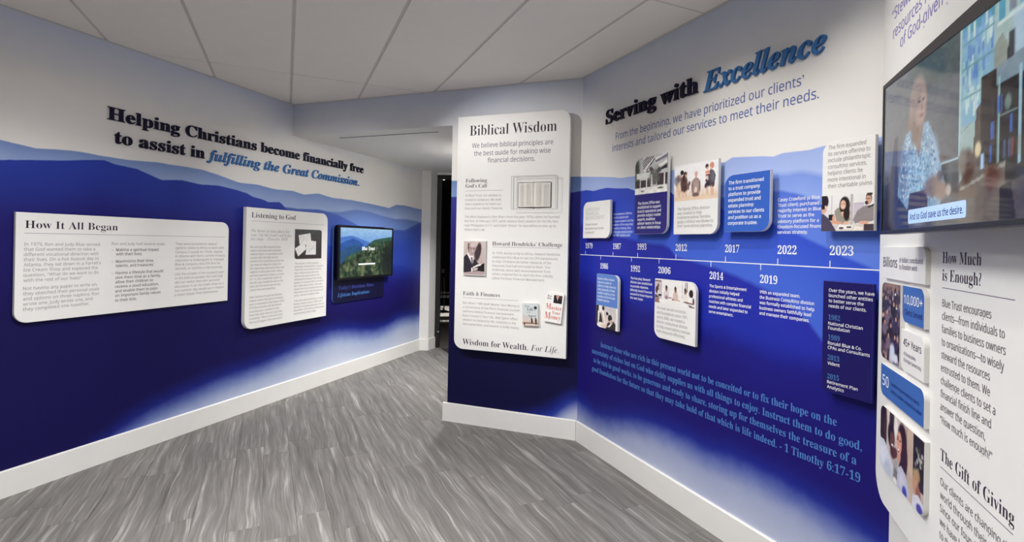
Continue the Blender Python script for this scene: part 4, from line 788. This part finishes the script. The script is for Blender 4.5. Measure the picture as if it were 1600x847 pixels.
block(t, ['We have served ministries', 'and foundations since 1991,', 'and in 2006, we created a', 'distinct institutional division', 'to help organizations manage', 'their resources effectively.'], 's', q(1.017, 0)[0], 1.2365 - 1.0509, 1.0862 - 1.0509, .0185, .296, 'grey')

# 6. media wall: large white board, cards and the big screen
BX0, BZ0, BZ1 = .006, .6415, 2.98
t, q, W, Hh = board('media_board', 'T', 0, .034, (BX0, BZ0, 2.35, BZ1), .11, 'bl', 'very large white board at the right, behind the big screen, with text and cards', 'panel', gap=False)
tq = t
for s, u, z, Wd in (('“Stewardship is the use of God-given', .105, 2.553, 1.12), ('resources for the accomplishment', .121, 2.479, 1.02), ('of God-given goals.', .203, 2.415, .56)): text(t, s, 's', *q(u, z), .046, Wd, 'lilac')
text(t, 'How Much', 'ST', *q(.609, 1.611), .035, .233, 'dark'); text(t, 'is Enough?', 'ST', *q(.610, 1.558), .035, .233, 'dark'); rule(t, .610 - BX0, 1.000 - BX0, 1.5365 - BZ0)
block(t, ['Blue Trust encourages', 'clients—from individuals to', 'families to business owners', 'to organizations—to wisely', 'steward the resources', 'entrusted to them. We', 'challenge clients to set a', 'financial finish line and', 'answer the question,', '“How much is enough?”'], 's', q(.613, 0)[0], 1.4795 - BZ0, 1.128 - BZ0, .023, .352, 'greyd')
text(t, 'The Gift of Giving', 'ST', *q(.621, 1.018), .036, .393, 'dark'); rule(t, .621 - BX0, 1.010 - BX0, .997 - BZ0)
block(t, ['Our clients are changing the', 'world through their generosity.', 'Since our founding,', 'we have helped clients give', 'to thousands of ministries.'], 's', q(.624, 0)[0], .944 - BZ0, .785 - BZ0, .023, .43, 'greyd')
def mcard(name, rect, r, corners, label, m, pic=None, cat='panel', grp='statistics cards on the media board'):
    x0, y0, x1, y1 = rect; t = empty(name, frame('T', x0, y0, .0145), label, cat, grp); W, Hh = x1 - x0, y1 - y0
    mb = MB(); mb.prism(rrect(0, 0, W, Hh, r, corners), -.0142, 0, 0, cham=.001, side_mi=1); link('block', mb.mesh('block'), [M[m], M['panel_edge']], t)
    if pic is not None: picture(t, pic, .001, .001, W - .001, Hh - .001, .0004, r, corners)
    return t, (lambda u, z: (u - x0, z - y0)), W, Hh
t, q, W, Hh = mcard('statistics_card', (.096, 1.5375, .523, 1.6605), .034, 'tr bl', 'white card reading Billions, topmost on the media board', 'panel_white')
text(t, 'Billions', 's', *q(.110, 1.583), .037, .155, 'dark'); text(t, 'of dollars contributed', 's', *q(.287, 1.604), .018, .215, 'plum'); text(t, 'to Kingdom work', 's', *q(.288, 1.579), .018, .17, 'plum')
pc = Pic(84, 120, (62, 50, 62)); pc.noise(22, 12); pc.ell(.55, .95, .5, .08, (150, 122, 104), .9)
for k in range(300): sz = .02 + .05 * (1 - 0); rx, ry = pc.rs.rand(), pc.rs.rand() * .94; sz = .022 + .03 * (1 - ry); pc.ell(rx, ry, sz * 1.2, sz, [(36, 26, 38), (112, 88, 96), (76, 60, 82), (50, 40, 54), (180, 144, 128), (44, 40, 66), (146, 134, 156), (26, 20, 28)][k % 8], .7)
for x, y, b in ((.22, .80, 0), (.66, .74, 1), (.30, .62, 2), (.78, .56, 0), (.52, .46, 1), (.18, .48, 2), (.40, .32, 2), (.74, .33, 0)): pc.ell(x, y - .085, .13, .085, [(52, 44, 74), (34, 30, 42), (120, 100, 118)][b], .5); pc.ell(x, y + .012, .058, .038, (38, 26, 28), .4); pc.ell(x + .012, y, .040, .030, (204, 158, 138), .4)
pc.ell(.62, .12, .14, .12, (206, 214, 232), .5, 20); pc.ell(.80, .07, .12, .06, (220, 222, 232), .6); pc.ell(.07, .56, .07, .03, (206, 164, 146), .6); pc.ell(.74, .87, .035, .014, (250, 246, 238), .6); pc.ell(.82, .70, .05, .012, (190, 196, 220), .6)
mcard('photo_card', (.101, 1.2245, .307, 1.5220), .03, 'tl bl', 'tall crowd photograph card beside the 10,000+ card', 'panel_white', pc, 'photo', 'photograph cards on the media board')
t, q, W, Hh = mcard('statistics_card', (.327, 1.395, .5215, 1.5235), .034, 'tr bl', 'blue card reading 10,000+, right of the crowd photograph', 'card_blue')
text(t, '10,000+', 's', *q(.342, 1.461), .031, .165, 'white'); text(t, 'Clients Served', 's', *q(.348, 1.422), .020, .158, 'cardink')
t, q, W, Hh = mcard('statistics_card', (.319, 1.2235, .5265, 1.3675), .034, 'tr bl', 'white card reading 45+ Years, below the 10,000+ card', 'panel_white')
text(t, '45+ Years', 's', *q(.344, 1.312), .026, .160, 'dark'); text(t, 'of Encouraging', 's', *q(.349, 1.279), .013, .108, 'plum'); text(t, 'Christian Generosity', 's', *q(.349, 1.257), .013, .157, 'plum')
t, q, W, Hh = mcard('statistics_card', (.1055, 1.0795, .5355, 1.2000), .034, 'tr bl', 'wide blue card reading 50, between the crowd photograph and the lower photograph', 'card_blue')
text(t, '50', 's', *q(.127, 1.120), .041, .072, 'white'); text(t, 'Countries represented by clients', 's', *q(.221, 1.140), .014, .275, 'cardink'); text(t, 'serving families around the globe', 's', *q(.221, 1.113), .014, .295, 'cardink')
pc = Pic(140, 90, (206, 194, 184)); pc.grad((186, 170, 164), (216, 204, 194)); pc.rect(.12, .3, .20, 1, (208, 188, 176)); pc.rect(.60, .0, .78, 1, (196, 172, 152)); pc.rect(.64, .2, .66, 1, (160, 138, 120)); pc.rect(.79, .30, 1, 1, (44, 34, 36)); pc.noise(10, 7)
for k in range(26): pc.ell(.82 + .15 * pc.rs.rand(), .44 + .40 * pc.rs.rand(), .02, .035, [(120, 116, 110), (70, 60, 58), (170, 168, 160)][k % 3], .6)
pc.ell(.06, .80, .11, .34, (48, 32, 34), .2); pc.ell(.10, .52, .07, .26, (58, 38, 38), .4); pc.ell(.14, .70, .03, .20, (72, 48, 44), .6); pc.poly([(0, 0), (0, .46), (.10, .48), (.20, .40), (.36, .20), (.36, 0)], (208, 212, 224)); pc.ell(.10, .24, .10, .14, (226, 228, 238), .8); pc.ell(.22, .10, .10, .12, (190, 196, 212), .8)
pc.ell(.30, .90, .06, .16, (60, 46, 46), .4); pc.ell(.29, .66, .085, .20, (40, 26, 28), .35); pc.ell(.315, .60, .055, .13, (104, 66, 56), .4); pc.ell(.325, .52, .03, .025, (236, 224, 220), .4); pc.ell(.34, .42, .07, .09, (76, 44, 42), .5); pc.ell(.40, .46, .05, .07, (88, 52, 50), .5); pc.poly([(.34, .0), (.36, .34), (.46, .40), (.48, 0)], (170, 164, 160)); pc.poly([(.36, .04), (.38, .24), (.46, .20), (.46, .0)], (120, 118, 112)); pc.ell(.40, .02, .05, .07, (236, 228, 220), .5)
pc.ell(.40, .84, .045, .16, (236, 228, 222), .7); pc.ell(.55, .74, .10, .24, (50, 26, 32), .3); pc.ell(.60, .50, .075, .26, (58, 30, 38), .35); pc.ell(.56, .30, .07, .16, (54, 28, 36), .5); pc.ell(.485, .66, .060, .17, (222, 158, 132), .3); pc.ell(.475, .60, .035, .04, (232, 168, 144), .6); pc.ell(.468, .545, .028, .030, (120, 40, 44), .4); pc.ell(.468, .553, .022, .016, (250, 240, 236), .4); pc.ell(.452, .70, .020, .012, (60, 34, 34), .6); pc.ell(.505, .70, .020, .012, (60, 34, 34), .6); pc.ell(.452, .735, .024, .008, (70, 40, 40), .6); pc.ell(.475, .64, .010, .035, (206, 140, 118), .6); pc.ell(.475, .44, .035, .06, (206, 146, 124), .5)
pc.poly([(.44, .0), (.46, .28), (.54, .36), (.64, .30), (.72, .12), (.72, .0)], (190, 190, 208)); pc.ell(.56, .14, .06, .12, (206, 204, 220), .8); pc.ell(.62, .04, .05, .08, (70, 76, 170), .5)
pc.ell(.84, .34, .06, .15, (196, 146, 116), .4); pc.ell(.86, .46, .07, .08, (176, 140, 98), .5); pc.ell(.90, .22, .05, .12, (150, 96, 84), .6); pc.poly([(.78, .0), (.80, .16), (.90, .22), (1, .16), (1, 0)], (214, 212, 222)); pc.ell(.93, .05, .06, .07, (72, 66, 160), .4); pc.noise(6, 40)
mcard('photo_card', (.1125, .796, .5445, 1.040), .034, 'bl br tl', 'large photograph card of laughing women, lowest on the media board', 'panel_white', pc, 'photo', 'photograph cards on the media board')

pc = Pic(210, 120, (104, 108, 112)); pc.grad((82, 80, 84), (108, 112, 116)); pc.ell(.40, .95, .16, .20, (70, 84, 84), .8)
pc.poly([(0, 0), (0, .30), (.07, .33), (.10, .60), (.13, .62), (.14, 0)], (56, 54, 64)); pc.rect(.0, .05, .022, .32, (44, 66, 84))
pc.poly([(.45, .33), (.54, .345), (.54, .18), (.50, .15), (.45, .15)], (66, 76, 82)); pc.rect(.44, .325, .54, .335, (168, 196, 208))
pc.rect(.545, .0, 1, 1, (160, 182, 180)); pc.rect(.538, .335, .546, 1, (176, 206, 212))
pc.poly([(.545, .44), (.66, .50), (.78, .62), (.72, .80), (.64, .68), (.62, .50)], (140, 148, 138)); pc.rect(.55, .47, .69, .92, (132, 174, 196)); pc.rect(.55, .90, .69, .96, (86, 148, 168))
for k in range(60):
    x, y = .55 + .13 * pc.rs.rand(), .48 + .42 * pc.rs.rand(); pc.rect(x, y, x + .010, y + .07, [(98, 136, 190), (180, 206, 208), (120, 160, 210), (150, 190, 196), (196, 214, 206)][k % 5])
for y in (.60, .74, .86): pc.rect(.55, y, .69, y + .012, (108, 150, 160))
pc.rect(.70, .84, 1, 1, (168, 196, 196)); pc.rect(.705, .85, .73, 1, (84, 154, 178)); pc.rect(.745, .86, .77, 1, (128, 134, 150)); pc.rect(.78, .86, .80, 1, (120, 170, 190)); pc.rect(.70, .835, .85, .85, (206, 218, 214)); pc.poly([(.74, .72), (.86, .84), (.86, .60), (.74, .62)], (46, 48, 52)); pc.rect(.76, .64, .90, .84, (166, 190, 206)); pc.rect(.745, .66, .765, .78, (60, 62, 66))
pc.rect(.70, .0, 1, .64, (52, 48, 48)); pc.poly([(.60, .20), (.62, .52), (.70, .64), (.72, .20)], (88, 76, 68)); pc.rect(.64, .24, .72, .66, (58, 50, 48))
pc.poly([(.70, .66), (1, .72), (1, .60), (.70, .58)], (124, 144, 156)); pc.rect(.708, .20, .716, .62, (150, 186, 186)); pc.rect(.782, .22, .792, .62, (150, 186, 204)); pc.rect(.87, .2, .88, .62, (150, 186, 204)); pc.rect(.716, .44, .78, .452, (110, 128, 128)); pc.ell(.745, .49, .012, .035, (110, 130, 124), .5)
for k in range(30): x = .66 + .34 * pc.rs.rand(); y = .26 + .1 * (k % 3); pc.rect(x, y, x + .008, y + .075, [(84, 96, 130), (124, 72, 62), (150, 160, 156), (70, 66, 66), (72, 110, 190)][k % 5])
pc.poly([(.545, .0), (.545, .20), (.60, .26), (.74, .245), (.74, .0)], (106, 96, 88)); pc.poly([(.74, 0), (.74, .16), (1, .20), (1, 0)], (80, 74, 70)); pc.poly([(.72, .0), (.72, .14), (.76, .16), (.78, 0)], (42, 40, 40)); pc.poly([(.55, .175), (.74, .245), (.74, .228), (.55, .16)], (150, 150, 142))
pc.ell(.585, .27, .030, .08, (74, 48, 40), .5); pc.ell(.56, .30, .02, .06, (110, 100, 92), .6); pc.ell(.63, .335, .014, .035, (220, 206, 170), .5); pc.rect(.642, .24, .656, .31, (170, 204, 236)); pc.ell(.69, .19, .03, .05, (92, 52, 44), .7)
# woman speaking, seated, in a patterned blouse
pc.ell(.26, .60, .055, .14, (126, 106, 92), .4); pc.ell(.285, .74, .060, .16, (150, 132, 124), .35)
pc.poly([(.14, .10), (.145, .34), (.17, .50), (.20, .59), (.26, .61), (.36, .60), (.40, .50), (.44, .34), (.47, .22), (.44, .10)], (126, 156, 182)); pc.ell(.30, .30, .06, .22, (150, 186, 206), .9); pc.ell(.18, .36, .03, .16, (104, 122, 146), .8); pc.ell(.40, .34, .03, .14, (150, 176, 200), .8)
for k in range(520):
    y = .14 + .44 * pc.rs.rand(); lo = float(np.interp(y, [.1, .34, .5, .6], [.15, .155, .18, .22])); hi = float(np.interp(y, [.1, .22, .34, .5, .6], [.43, .45, .42, .385, .35])); x = lo + (hi - lo) * pc.rs.rand(); pc.ell(x, y, .0035, .008, [(74, 92, 122), (190, 212, 226), (96, 120, 150), (166, 196, 214)][k % 4], .8, 40 * pc.rs.rand())
pc.poly([(.245, .62), (.30, .40), (.335, .62)], (128, 106, 96)); pc.rect(.265, .56, .325, .66, (132, 108, 98)); pc.ell(.27, .60, .03, .10, (120, 98, 86), .6); pc.ell(.302, .725, .044, .125, (152, 128, 120), .35); pc.ell(.312, .70, .028, .08, (166, 140, 132), .8); pc.ell(.275, .80, .04, .08, (140, 124, 118), .6)
pc.ell(.296, .745, .010, .008, (70, 58, 58), .6); pc.ell(.325, .745, .009, .008, (70, 58, 58), .6); pc.ell(.296, .765, .013, .005, (96, 80, 76), .6); pc.ell(.315, .655, .016, .009, (124, 78, 76), .6); pc.ell(.315, .70, .007, .022, (140, 114, 106), .6)
pc.poly([(.22, .10), (.237, .21), (.36, .215), (.37, .08)], (58, 44, 50)); pc.ell(.40, .22, .055, .06, (128, 112, 106), .5, 30); pc.ell(.45, .18, .035, .045, (138, 120, 114), .5); pc.ell(.49, .18, .014, .03, (176, 168, 164), .6); pc.ell(.44, .27, .02, .025, (100, 92, 104), .5); pc.poly([(.0, .0), (.0, .22), (.12, .24), (.22, .12), (.24, 0)], (48, 46, 54))
pc.noise(7, 60); pc.noise(5, 14)
ts, W, Hh = screen('video_screen', 'T', .12, (.460, 1.700, 1.50, 2.205), .045, (.012, .012, .012, .014), 'large wall screen showing a woman speaking, on the white media board', pc, 'screen', wedge=.040, gapto=.0006)
mb = MB(); mb.prism(rrect(.709 - .46, 1.7255 - 1.7, 1.064 - .46, 1.766 - 1.7, .006, 'bl br tr tl', 4), -.0016, -.0008); cb = NT('caption_glow'); cb.b.inputs['Base Color'].default_value = (.02, .02, .02, 1); cb.b.inputs['Emission Color'].default_value = (*lin((176, 206, 246)), 1); cb.b.inputs['Emission Strength'].default_value = .85; cb.b.inputs['Roughness'].default_value = .15
link('subtitle_box', mb.mesh('subtitle_box'), cb.m, ts)
text(ts, 'And so God gave us the desire.', 'b', .262, .036, .0185, .330, 'cardink', off=-.0004)

flush_text()
